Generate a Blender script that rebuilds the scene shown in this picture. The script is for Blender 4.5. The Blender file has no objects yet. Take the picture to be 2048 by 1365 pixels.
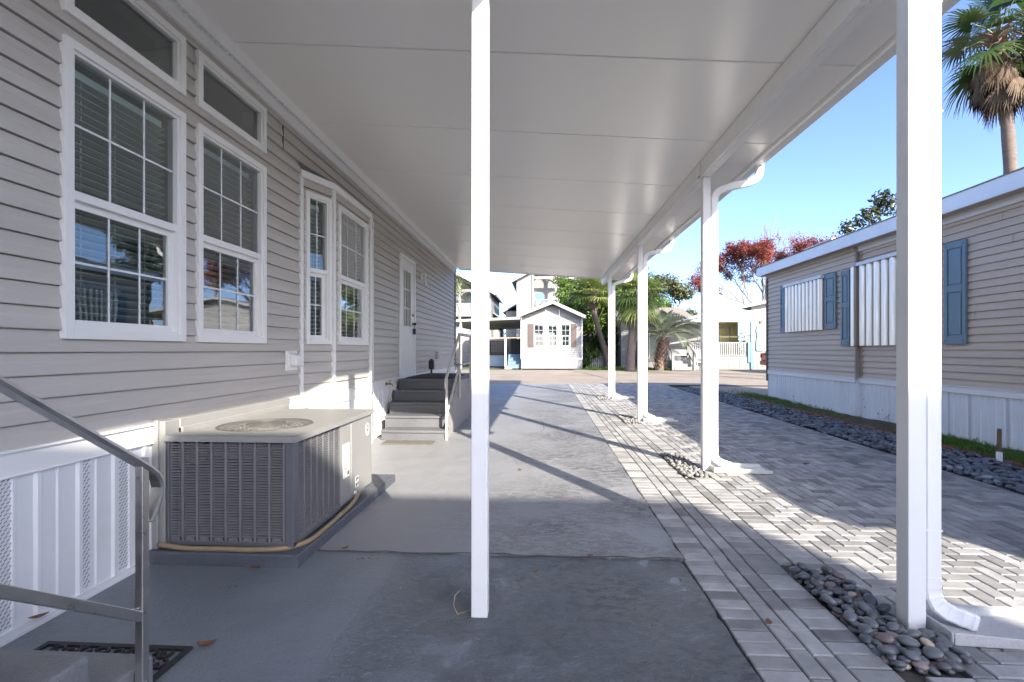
import bpy, bmesh, math, random
import numpy as np
from mathutils import Vector, Matrix
random.seed(7); np.random.seed(7)
SC = bpy.context.scene
COL = SC.collection
R = math.radians
PI = math.pi
def g(y): return .007 * max(-6, min(30, y))        # the lot climbs gently away from the camera

# ------------------------------------------------------------------ materials
def nodes(name):
    m = bpy.data.materials.new(name); m.use_nodes = True
    nt = m.node_tree; b = nt.nodes['Principled BSDF']
    return m, nt, b
def N(nt, t, **kw):
    n = nt.nodes.new(t)
    for k, v in kw.items():
        if k in n.inputs: n.inputs[k].default_value = v
        else: setattr(n, k, v)
    return n
def math_node(nt, op, a, b=None, clamp=False):
    n = nt.nodes.new('ShaderNodeMath'); n.operation = op; n.use_clamp = clamp
    for i, v in enumerate((a, b)):
        if v is None: continue
        if isinstance(v, (int, float)): n.inputs[i].default_value = v
        else: nt.links.new(v, n.inputs[i])
    return n.outputs[0]
def noise(nt, co, scale, detail=4, rough=.55, stretch=None):
    if stretch:
        mp = nt.nodes.new('ShaderNodeMapping'); mp.inputs['Scale'].default_value = stretch
        nt.links.new(co, mp.inputs['Vector']); co = mp.outputs[0]
    n = nt.nodes.new('ShaderNodeTexNoise'); n.inputs['Scale'].default_value = scale
    n.inputs['Detail'].default_value = detail; n.inputs['Roughness'].default_value = rough
    nt.links.new(co, n.inputs['Vector']); return n.outputs['Fac']
def ramp(nt, fac, a, b, lo=0., hi=1.):
    n = nt.nodes.new('ShaderNodeMapRange'); n.inputs[1].default_value = a; n.inputs[2].default_value = b
    n.inputs[3].default_value = lo; n.inputs[4].default_value = hi
    nt.links.new(fac, n.inputs[0]); return n.outputs[0]
def mulcol(nt, col, fac):
    n = nt.nodes.new('ShaderNodeVectorMath'); n.operation = 'SCALE'
    if isinstance(col, tuple): n.inputs[0].default_value = col[:3]
    else: nt.links.new(col, n.inputs[0])
    if isinstance(fac, (int, float)): n.inputs['Scale'].default_value = fac
    else: nt.links.new(fac, n.inputs['Scale'])
    return n.outputs[0]
def mixcol(nt, fac, a, b):
    n = nt.nodes.new('ShaderNodeMix'); n.data_type = 'RGBA'
    for i, v in ((6, a), (7, b)):
        if isinstance(v, tuple): n.inputs[i].default_value = (*v[:3], 1)
        else: nt.links.new(v, n.inputs[i])
    if isinstance(fac, (int, float)): n.inputs[0].default_value = fac
    else: nt.links.new(fac, n.inputs[0])
    return n.outputs[2]
def bump(nt, b, h, strength, dist):
    n = nt.nodes.new('ShaderNodeBump'); n.inputs['Strength'].default_value = strength; n.inputs['Distance'].default_value = dist
    nt.links.new(h, n.inputs['Height']); nt.links.new(n.outputs[0], b.inputs['Normal'])
def M(name, col, rough=.5, metal=0, var=.1, vs=3., bmp=0, bs=60., tint=False, stretch=None, rvar=0, dirt=None, dirtamt=0, ds=1.5, spec=.5):
    m, nt, b = nodes(name)
    co = nt.nodes.new('ShaderNodeTexCoord').outputs['Object']
    f = ramp(nt, noise(nt, co, vs, 5, .6, stretch), .25, .75, 1 - var, 1 + var)
    if tint:
        a = nt.nodes.new('ShaderNodeAttribute'); a.attribute_name = 'tint'
        f = math_node(nt, 'MULTIPLY', f, a.outputs['Fac'])
    c = mulcol(nt, col, f)
    if dirt:
        c = mixcol(nt, ramp(nt, noise(nt, co, ds, 7, .65, stretch), .5, .75, 0, dirtamt), c, dirt)
    nt.links.new(c, b.inputs['Base Color'])
    b.inputs['Roughness'].default_value = rough; b.inputs['Metallic'].default_value = metal
    b.inputs['Specular IOR Level'].default_value = spec
    if rvar:
        nt.links.new(ramp(nt, noise(nt, co, vs * 2.3, 5, .6, stretch), .3, .7, rough - rvar, rough + rvar), b.inputs['Roughness'])
    if bmp: bump(nt, b, noise(nt, co, bs, 4, .6, stretch), bmp, .004)
    return m
def concrete_mat(name, col, pits=0., stain=(.2, .2, .2), sheen=.55, amp=1.):
    m, nt, b = nodes(name)
    co = nt.nodes.new('ShaderNodeTexCoord').outputs['Object']
    big = noise(nt, co, .55, 6, .62); mid = noise(nt, co, 3.2, 8, .68); fine = noise(nt, co, 95, 3, .6)
    v = math_node(nt, 'ADD', ramp(nt, big, .3, .7, 1 - .18*amp, 1 + .18*amp), ramp(nt, mid, .25, .75, -.13*amp, .13*amp))
    v = math_node(nt, 'ADD', v, ramp(nt, fine, .3, .7, -.09*amp, .09*amp))
    c = mulcol(nt, col, v)
    c = mixcol(nt, ramp(nt, noise(nt, co, 1.3, 9, .72), .56, .72, 0, .35*amp), c, stain)
    vo = nt.nodes.new('ShaderNodeTexVoronoi'); vo.inputs['Scale'].default_value = 26; nt.links.new(co, vo.inputs['Vector'])
    sp = ramp(nt, vo.outputs['Distance'], .05, .09, .55, 1.)
    c = mulcol(nt, c, sp)
    nt.links.new(c, b.inputs['Base Color'])
    nt.links.new(ramp(nt, mid, .3, .7, sheen - .1, sheen + .12), b.inputs['Roughness'])
    h = math_node(nt, 'ADD', math_node(nt, 'MULTIPLY', fine, .25), math_node(nt, 'MULTIPLY', mid, .6))
    if pits:
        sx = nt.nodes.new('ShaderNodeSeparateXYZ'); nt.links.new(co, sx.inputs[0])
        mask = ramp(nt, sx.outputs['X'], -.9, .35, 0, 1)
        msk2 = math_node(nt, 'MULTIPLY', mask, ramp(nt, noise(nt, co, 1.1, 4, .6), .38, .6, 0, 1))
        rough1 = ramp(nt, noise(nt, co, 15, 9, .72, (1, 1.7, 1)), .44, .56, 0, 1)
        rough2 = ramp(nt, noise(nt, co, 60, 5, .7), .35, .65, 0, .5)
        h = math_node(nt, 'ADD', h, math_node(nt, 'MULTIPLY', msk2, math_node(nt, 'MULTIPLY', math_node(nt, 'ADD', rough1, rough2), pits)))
        c2 = mixcol(nt, math_node(nt, 'MULTIPLY', msk2, ramp(nt, rough1, .0, .7, .95, 0)), c, tuple(x * .35 for x in col))  # recess shading painted in: base colour darkened where the pits lie low
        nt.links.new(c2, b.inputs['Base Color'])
    bump(nt, b, h, .8, .02)
    return m
def glass_mat(name, tint=(.76, .90, .86), boost=2.7):
    m, nt, b = nodes(name); nt.nodes.remove(b)
    out = nt.nodes['Material Output']
    fr = N(nt, 'ShaderNodeFresnel', IOR=1.5)
    fac = math_node(nt, 'MULTIPLY', fr.outputs[0], boost, True)
    tr = N(nt, 'ShaderNodeBsdfTransparent', Color=(*tint, 1)); gl = N(nt, 'ShaderNodeBsdfGlossy', Roughness=.0, Color=(.95, .97, 1, 1))
    co = nt.nodes.new('ShaderNodeTexCoord').outputs['Object']
    bn = nt.nodes.new('ShaderNodeBump'); bn.inputs['Strength'].default_value = .05; bn.inputs['Distance'].default_value = .02
    nt.links.new(noise(nt, co, 2.2, 1), bn.inputs['Height']); nt.links.new(bn.outputs[0], gl.inputs['Normal'])
    mx = nt.nodes.new('ShaderNodeMixShader'); nt.links.new(fac, mx.inputs[0]); nt.links.new(tr.outputs[0], mx.inputs[1]); nt.links.new(gl.outputs[0], mx.inputs[2])
    nt.links.new(mx.outputs[0], out.inputs['Surface']); return m
def leaf_mat(name, col, col2, trans=.35, rough=.45):
    m, nt, b = nodes(name); out = nt.nodes['Material Output']
    a = nt.nodes.new('ShaderNodeAttribute'); a.attribute_name = 'tint'
    c = mixcol(nt, a.outputs['Fac'], col, col2)
    nt.links.new(c, b.inputs['Base Color']); b.inputs['Roughness'].default_value = rough
    t = nt.nodes.new('ShaderNodeBsdfTranslucent'); nt.links.new(c, t.inputs['Color'])
    mx = nt.nodes.new('ShaderNodeMixShader'); mx.inputs[0].default_value = trans
    nt.links.new(b.outputs[0], mx.inputs[1]); nt.links.new(t.outputs[0], mx.inputs[2]); nt.links.new(mx.outputs[0], out.inputs['Surface'])
    return m

m_white = M('white painted aluminium', (.80, .80, .79), .38, var=.03, vs=2, rvar=.08, dirt=(.60, .575, .53), dirtamt=.35, ds=2.2)
m_trim = M('white vinyl trim', (.78, .78, .77), .42, var=.03, vs=4)
m_ceil = M('embossed white roof panel', (.84, .825, .795), .26, var=.015, vs=.8, bmp=.10, bs=240, spec=.7)
m_siding = M('warm grey vinyl siding', (.49, .46, .425), .48, var=.08, vs=1.1, bmp=.10, bs=30, stretch=(8, .5, 8), dirt=(.30, .27, .24), dirtamt=.25)
m_tan = M('tan vinyl siding', (.54, .43, .325), .5, var=.05, vs=1.1, bmp=.10, bs=30, stretch=(8, .5, 8), dirt=(.27, .22, .18), dirtamt=.25)
m_skirt = M('white vinyl skirting', (.76, .77, .78), .42, var=.05, vs=1.4, dirt=(.55, .53, .50), dirtamt=.35)
m_hole = M('dark vent slot', (.22, .235, .26), .8)
m_seam = M('dark joint', (.09, .085, .08), .9)
m_glass = glass_mat('window glass')
m_muntin = M('pale muntin', (.74, .77, .78), .4, var=.02)
m_blind = M('white blind slat', (.84, .86, .85), .45, var=.03)
m_room = M('dim green room', (.42, .50, .42), .8, var=.08, vs=1)
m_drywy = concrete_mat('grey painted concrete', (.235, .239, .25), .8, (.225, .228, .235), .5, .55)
m_apron = concrete_mat('weathered beige concrete', (.26, .222, .18), 0, (.25, .215, .175), .75)
m_bounce = concrete_mat('pale bounce concrete', (.52, .48, .43), 0, (.42, .39, .35), .8)
m_step = concrete_mat('grey painted step concrete', (.105, .11, .12), 0, (.085, .09, .10), .55)
m_step2 = concrete_mat('grey painted rough concrete', (.20, .205, .21), 0, (.24, .25, .26), .5)
m_pad = concrete_mat('dark painted pad', (.085, .095, .115), 0, (.06, .068, .08), .5)
m_joint = M('joint sand', (.06, .054, .048), .95, var=.3, vs=20)
m_soil = M('bare soil', (.10, .075, .055), .95, var=.5, vs=9, bmp=.8, bs=40)
m_lawn = M('lawn soil', (.085, .105, .05), .95, var=.45, vs=2, bmp=.6, bs=50)
m_paver = M('grey paver', (.26, .258, .255), .72, var=.26, vs=9, bmp=.55, bs=130, tint=True, dirt=(.20, .19, .18), dirtamt=.4, ds=2.5)
m_alu = M('brushed aluminium', (.56, .55, .53), .36, 1, var=.05, vs=9, rvar=.10)
m_paintrail = M('grey beige rail paint', (.45, .43, .40), .45, var=.05)
m_galv = M('mill finish storm panel', (.58, .52, .465), .36, 1, var=.10, vs=3, rvar=.06, stretch=(6, 6, .3))
m_shut = M('slate blue shutter', (.135, .215, .265), .5, var=.10, vs=7, stretch=(6, 6, .6), bmp=.2, bs=24)
m_acgrey = M('grey beige cabinet paint', (.25, .25, .244), .42, var=.04, vs=5, dirt=(.30, .28, .25), dirtamt=.2)
m_acdark = M('slate cabinet paint', (.10, .108, .122), .45, var=.08, vs=8)
m_fin = M('condenser fins', (.02, .021, .026), .7, 0, var=.3, vs=20)
m_louver = M('louver paint', (.15, .152, .16), .4, var=.08, vs=10)
m_black = M('black rubber', (.02, .02, .022), .6, var=.2, vs=30, bmp=.3, bs=90)
m_hose = M('tan drain hose', (.25, .19, .115), .5, var=.15, vs=14)
m_label = M('printed label', (.78, .78, .76), .5, var=.04, vs=60)
m_ink = M('label ink', (.06, .06, .06), .6)
m_red = M('red enamel', (.45, .03, .03), .4)
m_brass = M('aged brass', (.45, .28, .12), .35, 1, var=.2)
m_pebble = M('river pebble', (.098, .103, .112), .40, var=.22, vs=16, tint=True)
m_tanpeb = M('tan river pebble', (.40, .32, .25), .45, var=.2, vs=16, tint=True)
m_gravel = M('slate river stone', (.105, .120, .145), .45, var=.35, vs=7, tint=True, dirt=(.22, .20, .17), dirtamt=.3)
m_edging = M('terracotta edging', (.30, .105, .055), .85, var=.4, vs=14, bmp=.6, bs=40)
m_wood = M('weathered wood', (.16, .10, .06), .8, var=.35, vs=9, stretch=(4, 4, .4), bmp=.5, bs=30)
m_deck = M('brown stained deck', (.11, .065, .045), .7, var=.2, vs=6)
m_whitesd = M('white lap siding', (.20, .20, .20), .5, var=.03, vs=2)
m_bldg = M('white stucco siding', (.205, .203, .202), .6, var=.03, vs=1)
m_roof = M('grey shingle', (.20, .18, .16), .9, var=.25, vs=9, bmp=.5, bs=30)
m_roofw = M('white metal roof', (.27, .275, .285), .5, var=.05, vs=1)
m_skirtfar = M('pale vinyl skirting', (.21, .215, .22), .5, var=.04, vs=2)
m_farwhite = M('white painted wood', (.32, .32, .316), .5, var=.05)
m_farblind = M('pale blind slat', (.17, .175, .172), .5)
m_mauve = M('mauve shutter', (.080, .058, .053), .6, var=.06)
m_yellow = M('yellow siding', (.58, .50, .20), .6, var=.05)
m_bluetrim = M('pale blue paint', (.12, .22, .33), .55, var=.05)
m_aqua = M('aqua painted board', (.14, .36, .35), .6, var=.28, vs=6, stretch=(5, 5, .5))
m_fasc = M('white fascia', (.70, .71, .73), .45, var=.05, vs=2, dirt=(.45, .43, .42), dirtamt=.25)
m_carred = M('red car paint', (.30, .025, .02), .25, var=.02)
m_carglass = M('dark car glass', (.02, .022, .025), .08)
m_taill = M('tail lamp', (.6, .03, .02), .2)
m_tyre = M('tyre rubber', (.02, .02, .02), .8)
m_bark = M('grey bark', (.20, .165, .13), .9, var=.4, vs=8, bmp=.9, bs=26, stretch=(1, 1, .35))
m_palmbark = M('palm trunk bark', (.13, .10, .085), .9, var=.35, vs=9, bmp=.9, bs=22, stretch=(.6, .6, 3))
m_boot = M('palm leaf boots', (.125, .07, .046), .85, var=.45, vs=8, tint=True)
m_dead = M('dead palm thatch', (.10, .067, .04), .85, var=.5, vs=8, tint=True)
m_twig = M('pale twig', (.22, .165, .135), .8, var=.2)
m_fan = leaf_mat('fan palm leaf', (.045, .085, .022), (.26, .30, .09), .3, .4)
m_washleaf = leaf_mat('tall palm leaf', (.014, .045, .014), (.06, .10, .026), .2, .35)
m_pindo = leaf_mat('blue green palm leaf', (.15, .20, .135), (.36, .40, .27), .3, .4)
m_green = leaf_mat('green leaf', (.030, .075, .012), (.16, .25, .035), .4, .4)
m_oak = leaf_mat('olive leaf', (.05, .065, .022), (.155, .155, .06), .3, .5)
m_magn = leaf_mat('dark magnolia leaf', (.018, .030, .012), (.10, .10, .04), .2, .3)
m_redleaf = leaf_mat('red maple leaf', (.11, .014, .022), (.34, .075, .035), .35, .5)
m_grass = leaf_mat('grass blade', (.05, .12, .015), (.16, .30, .03), .35, .5)
m_litter = leaf_mat('leaf litter', (.16, .07, .03), (.33, .17, .08), .2, .7)
m_brownleaf = M('dry brown leaf', (.15, .065, .03), .7, var=.3, vs=40)
m_mat = M('woven mat', (.12, .11, .10), .95, var=.5, vs=60, bmp=.6, bs=200)
m_wallblk = M('beige block wall', (.34, .29, .25), .9, var=.25, vs=5)
m_bin = M('dark green plastic', (.05, .10, .09), .5)

# ------------------------------------------------------------------ mesh builder
def root_loc(o):
    while o.parent: o = o.parent
    return Vector(o.location)
class MB:
    def __init__(s): s.v = []; s.f = []; s.t = []; s.xf = None
    def add(s, vs, fs, tint=1.):
        n = len(s.v)
        for p in vs:
            p = Vector(p); s.v.append(s.xf @ p if s.xf else p)
        for f in fs: s.f.append([i + n for i in f]); s.t.append(tint)
    def box(s, a, b, tint=1.):
        x0, y0, z0 = a; x1, y1, z1 = b
        s.add([(x0,y0,z0),(x1,y0,z0),(x1,y1,z0),(x0,y1,z0),(x0,y0,z1),(x1,y0,z1),(x1,y1,z1),(x0,y1,z1)],
              [(0,3,2,1),(4,5,6,7),(0,1,5,4),(1,2,6,5),(2,3,7,6),(3,0,4,7)], tint)
    def quad(s, a, b, c, d, tint=1.): s.add([a, b, c, d], [(0,1,2,3)], tint)
    def prism(s, pts, axis_vec, tint=1.):
        """closed outline swept along a vector"""
        n = len(pts); av = Vector(axis_vec)
        vs = [Vector(p) for p in pts] + [Vector(p) + av for p in pts]
        s.add(vs, [list(range(n))[::-1], list(range(n, 2*n))] + [(i, (i+1) % n, n + (i+1) % n, n + i) for i in range(n)], tint)
    def sweep(s, path, prof, closed_prof=True, up=(0,0,1), caps=True, scale=None, tint=1.):
        """2-D profile (side, up) carried along a path"""
        P = [Vector(p) for p in path]; n = len(prof); vs = []; fs = []
        upv = Vector(up)
        for i, p in enumerate(P):
            if i == 0: d = P[1] - P[0]
            elif i == len(P) - 1: d = P[-1] - P[-2]
            else: d = (P[i+1] - p).normalized() + (p - P[i-1]).normalized()
            d.normalize(); sd = d.cross(upv)
            if sd.length < 1e-4: sd = d.cross(Vector((1, 0, 0)))
            sd.normalize(); u2 = sd.cross(d)
            k = 1.
            if 0 < i < len(P) - 1:
                c = max(.3, (P[i] - P[i-1]).normalized().dot(d)); k = 1 / c
            sc = scale[i] if scale else 1.
            for (a, b) in prof: vs.append(p + sd * a * sc + u2 * b * sc * (k if abs(b) > 1e-9 else 1))
        for i in range(len(P) - 1):
            for j in range(n if closed_prof else n - 1):
                k = (j + 1) % n
                fs.append((i*n + j, i*n + k, (i+1)*n + k, (i+1)*n + j))
        if caps and closed_prof:
            fs.append(list(range(n))[::-1]); fs.append([(len(P)-1)*n + j for j in range(n)])
        s.add(vs, fs, tint)
    def tube(s, path, r, n=8, scale=None, tint=1.):
        s.sweep(path, [(r * math.cos(2*PI*i/n), r * math.sin(2*PI*i/n)) for i in range(n)], scale=scale, tint=tint)
    def bar(s, path, w, h, up=(0,0,1), tint=1.):
        s.sweep(path, [(-w/2,-h/2),(w/2,-h/2),(w/2,h/2),(-w/2,h/2)], up=up, tint=tint)
    def disc(s, c, r, h, n=24, axis='z', r2=None):
        r2 = r if r2 is None else r2; vs = []
        for k, rr in ((0, r), (h, r2)):
            for i in range(n):
                a, b = rr*math.cos(2*PI*i/n), rr*math.sin(2*PI*i/n)
                vs.append({'z': (c[0]+a, c[1]+b, c[2]+k), 'x': (c[0]+k, c[1]+a, c[2]+b), 'y': (c[0]+a, c[1]+k, c[2]+b)}[axis])
        s.add(vs, [list(range(n))[::-1], list(range(n, 2*n))] + [(i, (i+1) % n, n + (i+1) % n, n + i) for i in range(n)])
    def build(s, name, mat, parent=None, bevel=0, smooth=False, seg=1):
        off = root_loc(parent) if parent else Vector((0,0,0))
        me = bpy.data.meshes.new(name)
        me.from_pydata([tuple(p - off) for p in s.v], [], s.f); me.update()
        return finish(name, me, mat, parent, s.t, bevel, smooth, seg)
def finish(name, me, mat, parent=None, tints=None, bevel=0, smooth=False, seg=1):
    me.materials.append(mat)
    if tints is not None and len(tints) == len(me.polygons):
        at = me.attributes.new('tint', 'FLOAT', 'FACE'); at.data.foreach_set('value', np.array(tints, dtype=np.float32))
    if smooth: me.polygons.foreach_set('use_smooth', [True] * len(me.polygons))
    o = bpy.data.objects.new(name, me); COL.objects.link(o)
    if parent: o.parent = parent
    if bevel:
        b = o.modifiers.new('bevel', 'BEVEL'); b.width = bevel; b.segments = seg; b.limit_method = 'ANGLE'; b.angle_limit = R(40)
    return o
def np_mesh(name, V, F, mat, parent=None, tints=None, smooth=False):
    off = np.array(root_loc(parent)) if parent else np.zeros(3)
    V = np.asarray(V, dtype=np.float32) - off.astype(np.float32); F = np.asarray(F, dtype=np.int32)
    me = bpy.data.meshes.new(name); k = F.shape[1]
    me.vertices.add(len(V)); me.vertices.foreach_set('co', V.ravel())
    me.loops.add(F.size); me.loops.foreach_set('vertex_index', F.ravel())
    me.polygons.add(len(F)); me.polygons.foreach_set('loop_start', np.arange(0, F.size, k, dtype=np.int32))
    me.update(calc_edges=True); me.validate()
    return finish(name, me, mat, parent, tints, 0, smooth)
def tag(o, label=None, cat=None, group=None, kind=None):
    if label: o['label'] = label
    if cat: o['category'] = cat
    if group: o['group'] = group
    if kind: o['kind'] = kind
    return o
def thing(name, label, cat, loc=(0,0,0), group=None):
    o = bpy.data.objects.new(name, None); COL.objects.link(o); o.location = loc; o.empty_display_size = .2
    return tag(o, label, cat, group)
def copy_thing(o, loc, label=None):
    r = o.copy(); COL.objects.link(r); r.location = loc
    if label: r['label'] = label
    for ch in list(o.children):
        c = ch.copy(); COL.objects.link(c); c.parent = r
        for gch in ch.children:
            d = gch.copy(); COL.objects.link(d); d.parent = c
    return r
def frame(O, u, n):
    """local (along wall, outward, up) -> world"""
    m = Matrix.Identity(4)
    for i in range(2):
        m[i][0] = u[i]; m[i][1] = n[i]; m[i][3] = O[i]
    return m

# ------------------------------------------------------------------ wall cladding
def siding(mb, O, u, n, L, z0, z1, course=.1085, zs=None, openings=(), lap=.010, zt=None):
    """lap courses; zt(u) optionally limits the top"""
    mb.xf = frame(O, u, n)
    zs = z0 if zs is None else zs
    k0 = math.floor((z0 - zs) / course)
    ends = sorted({0, L} | {max(0, min(L, a)) for op in openings for a in op[:2]})
    k = k0
    while zs + k * course < z1 - 1e-4:
        b = zs + k * course; t = b + course
        prof = [(b, -.016), (b + .0052, -.016), (b + .0053, lap + .002), (b + course * .10, lap + .003), (b + course * .55, lap * .75), (b + course * .66, lap * .20), (t, -.004)]
        for a0, a1 in zip(ends[:-1], ends[1:]):
            if a1 - a0 < 1e-4: continue
            mid = (a0 + a1) / 2
            rng = [(max(b, z0), min(t, z1))]
            for op in openings:
                if op[0] < mid < op[1]:
                    nr = []
                    for (p, q) in rng:
                        if op[2] > p: nr.append((p, min(q, op[2])))
                        if op[3] < q: nr.append((max(p, op[3]), q))
                    rng = [r for r in nr if r[1] - r[0] > 1e-4]
            for (p, q) in rng:
                pr = []
                for (za, na), (zb, nb) in zip(prof[:-1], prof[1:]):
                    lo, hi = max(za, p), min(zb, q)
                    if hi - lo < 1e-6: continue
                    f = lambda z: na + (nb - na) * (z - za) / (zb - za)
                    if not pr: pr.append((lo, f(lo)))
                    pr.append((hi, f(hi)))
                for (za, na), (zb, nb) in zip(pr[:-1], pr[1:]):
                    mb.quad((a0, na, za), (a1, na, za), (a1, nb, zb), (a0, nb, zb))
        k += 1
    mb.xf = None
def skirting(O, u, n, L, z0, z1, parent, vents=(), period=.205, depth=.011, holes=True, mat=None):
    mb = MB(); mb.xf = frame(O, u, n)
    a = 0
    prof = []
    while a < L:
        for da, dn in ((0, 0), (.012, depth), (.03, depth), (.042, 0), (.105, 0), (.112, depth*.55), (.125, depth*.55), (.132, 0)):
            if a + da <= L: prof.append((a + da, dn))
        a += period
    prof.append((L, 0))
    for (a0, n0), (a1, n1) in zip(prof[:-1], prof[1:]):
        mb.quad((a0, n0, z0), (a1, n1, z0), (a1, n1, z1), (a0, n0, z1))
    mb.box((0, -.02, z0), (L, .022, z0 + .018)); mb.box((0, -.004, z0 + .018), (L, .016, z0 + .045))
    o = mb.build('skirting', mat or m_skirt, parent)
    if holes and vents:
        for (c, w) in vents:
            h = MB(); h.xf = frame(O, u, n); z = z0 + .06; r = 0
            while z < z1 - .015:
                for j in range(int(w / .022)):
                    uu = c - w/2 + (j + .5 * (r % 2)) * .022
                    h.add([(uu, .0035, z), (uu + .013, .0035, z + .008), (uu + .013, .0035, z + .014), (uu, .0035, z + .006)], [(0,1,2,3)])
                z += .0165; r += 1
            h.build('vent_slots', m_hole, o)
    return o
def window(parent, O, u, n, a0, a1, z0, z1, split=.5, cols=3, rows=2, blind=True, hung=True, fl=.055, deep=1.3, glass=None, fm=None, room=True, blind_z=None, bm=None):
    X = frame(O, u, n); fm = fm or m_trim
    mb = MB(); mb.xf = X
    def ring(b, c, d, e, w, n0, n1):
        mb.box((b, n0, d), (b + w, n1, e)); mb.box((c - w, n0, d), (c, n1, e))
        mb.box((b + w, n0, d), (c - w, n1, d + w)); mb.box((b + w, n0, e - w), (c - w, n1, e))
    ring(a0, a1, z0, z1, fl * .8, -.004, .030)
    i0, i1, j0, j1 = a0 + fl*.8, a1 - fl*.8, z0 + fl*.8, z1 - fl*.8
    ring(i0, i1, j0, j1, fl * .32, -.05, .016)
    i0 += fl*.32; i1 -= fl*.32; j0 += fl*.32; j1 -= fl*.32
    zm = j0 + (j1 - j0) * split
    panes = []
    if hung:
        mb.box((i0, -.045, zm - .022), (i1, .012, zm + .022))
        w = .036; ring(i0, i1, j0, zm - .022, w, -.052, -.018)
        panes = [(i0, i1, zm + .022, j1, -.016), (i0 + w, i1 - w, j0 + w, zm - .022 - w*.4, -.034)]
    else: panes = [(i0, i1, j0, j1, -.016)]
    # screw heads
    for a in (a0 + .03, a1 - .03): mb.box((a - .004, .030, z0 + .018), (a + .004, .0315, z0 + .026))
    fo = mb.build('window', fm, parent, .003)
    mu = MB(); mu.xf = X
    for (b, c, d, e, nn) in panes:
        p = MB(); p.xf = X; p.quad((b, nn, d), (c, nn, d), (c, nn, e), (b, nn, e)); p.build('pane', glass or m_glass, fo)
        if cols > 1 or rows > 1:
            for k in range(1, cols): x = b + (c - b) * k / cols; mu.box((x - .0058, nn + .001, d), (x + .0058, nn + .005, e))
            for k in range(1, rows): z = d + (e - d) * k / rows; mu.box((b, nn + .0005, z - .0058), (c, nn + .0045, z + .0058))
    if mu.v: mu.build('muntin', m_muntin, fo)
    if room:
        r = MB(); r.xf = X
        q0, q1, r0, r1 = a0 + .02, a1 - .02, z0 + .02, z1 - .02
        r.quad((q0 - .3, -deep, r0 - .3), (q1 + .3, -deep, r0 - .3), (q1 + .3, -deep, r1 + .2), (q0 - .3, -deep, r1 + .2))
        for (A, B) in (((q0, r0), (q1, r0)), ((q1, r0), (q1, r1)), ((q1, r1), (q0, r1)), ((q0, r1), (q0, r0))):
            r.quad((A[0], -.05, A[1]), (B[0], -.05, B[1]), (B[0] + (.3 if B[0] == q1 else -.3), -deep, B[1] + (.2 if B[1] == r1 else -.3)), (A[0] + (.3 if A[0] == q1 else -.3), -deep, A[1] + (.2 if A[1] == r1 else -.3)))
        r.build('room_interior', m_room, fo)
    if blind:
        b = MB(); b.xf = X; z = z1 - .14; zb = blind_z or z0 + .07
        b.box((a0 + .07, -.145, z + .01), (a1 - .07, -.085, z + .06))
        while z > zb:
            b.add([(a0 + .07, -.112, z - .004), (a1 - .07, -.112, z - .004), (a1 - .07, -.064, z + .008), (a0 + .07, -.064, z + .008),
                   (a0 + .07, -.112, z - .001), (a1 - .07, -.112, z - .001), (a1 - .07, -.064, z + .011), (a0 + .07, -.064, z + .011)],
                  [(0,1,2,3), (4,7,6,5), (0,4,5,1), (2,6,7,3)])
            z -= .042
        for a in (a0 + .2, (a0 + a1)/2, a1 - .2): b.box((a - .0015, -.09, zb), (a + .0015, -.088, z1 - .1))
        b.build('blind', bm or m_blind, fo)
    return fo
def cracks(mb, O, u, n, L, z0, z1, course, zs, cnt, seed, avoid=()):
    rnd = random.Random(seed); mb.xf = frame(O, u, n)
    for _ in range(cnt):
        a = rnd.uniform(.1, L - .1); k = rnd.randrange(int((z1 - zs) / course)); h = rnd.choice((1, 1, 2))
        if any(p - .05 < a < q + .05 for p, q in avoid): continue
        z = zs + k * course
        for j in range(h):
            zz = z + j * course
            if zz + course > z1: break
            for (p0, q0), (p1, q1) in (((zz, .0135), (zz + course*.55, .0105)), ((zz + course*.55, .0105), (zz + course*.68, .005)), ((zz + course*.68, .005), (zz + course, .001))):
                mb.add([(a, q0 + .001, p0), (a + .004, q0 + .001, p0), (a + .004, q1 + .001, p1), (a, q1 + .001, p1)], [(0,1,2,3)])
    mb.xf = None

# ================================================================== SETTING
def sheet(name, xs, ys, off, mat, kind='structure'):
    mb = MB()
    for x0, x1 in zip(xs[:-1], xs[1:]):
        for y0, y1 in zip(ys[:-1], ys[1:]):
            mb.quad((x0, y0, g(y0)+off), (x1, y0, g(y0)+off), (x1, y1, g(y1)+off), (x0, y1, g(y1)+off))
    return tag(mb.build(name, mat), kind=kind)
sheet('ground', [-400, -60, 60, 400], [-200, -6, 30, 60, 500], -.075, m_lawn)
# street crossing the end of the lot, with its two cracks cut as grooves
street = sheet('street', [-60, -20, 0, 20, 60], [17.0, 22, 27.9], -.02, m_apron)
def crack(path, w, name, z=0.):
    rnd = random.Random(len(path) * 7 + int(w * 1e5)); mb = MB(); pts = []
    for (a, b) in zip(path[:-1], path[1:]):
        n = max(2, int(math.dist(a, b) / .12))
        for i in range(n): pts.append((a[0] + (b[0]-a[0])*i/n, a[1] + (b[1]-a[1])*i/n))
    pts.append(path[-1]); L = []
    for p in pts: L.append((p[0] + rnd.uniform(-1, 1)*w*.7, p[1] + rnd.uniform(-1, 1)*w*.7, w * rnd.uniform(.35, 1)))
    for a, b in zip(L[:-1], L[1:]):
        d = Vector((b[0]-a[0], b[1]-a[1], 0)); d.normalize(); s = Vector((-d.y, d.x, 0))
        pa, pb = Vector((a[0], a[1], g(a[1]) + z)), Vector((b[0], b[1], g(b[1]) + z))
        mb.quad(pa - s*a[2]/2, pb - s*b[2]/2, pb + s*b[2]/2, pa + s*a[2]/2)
    return mb.build(name, m_seam)
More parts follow.
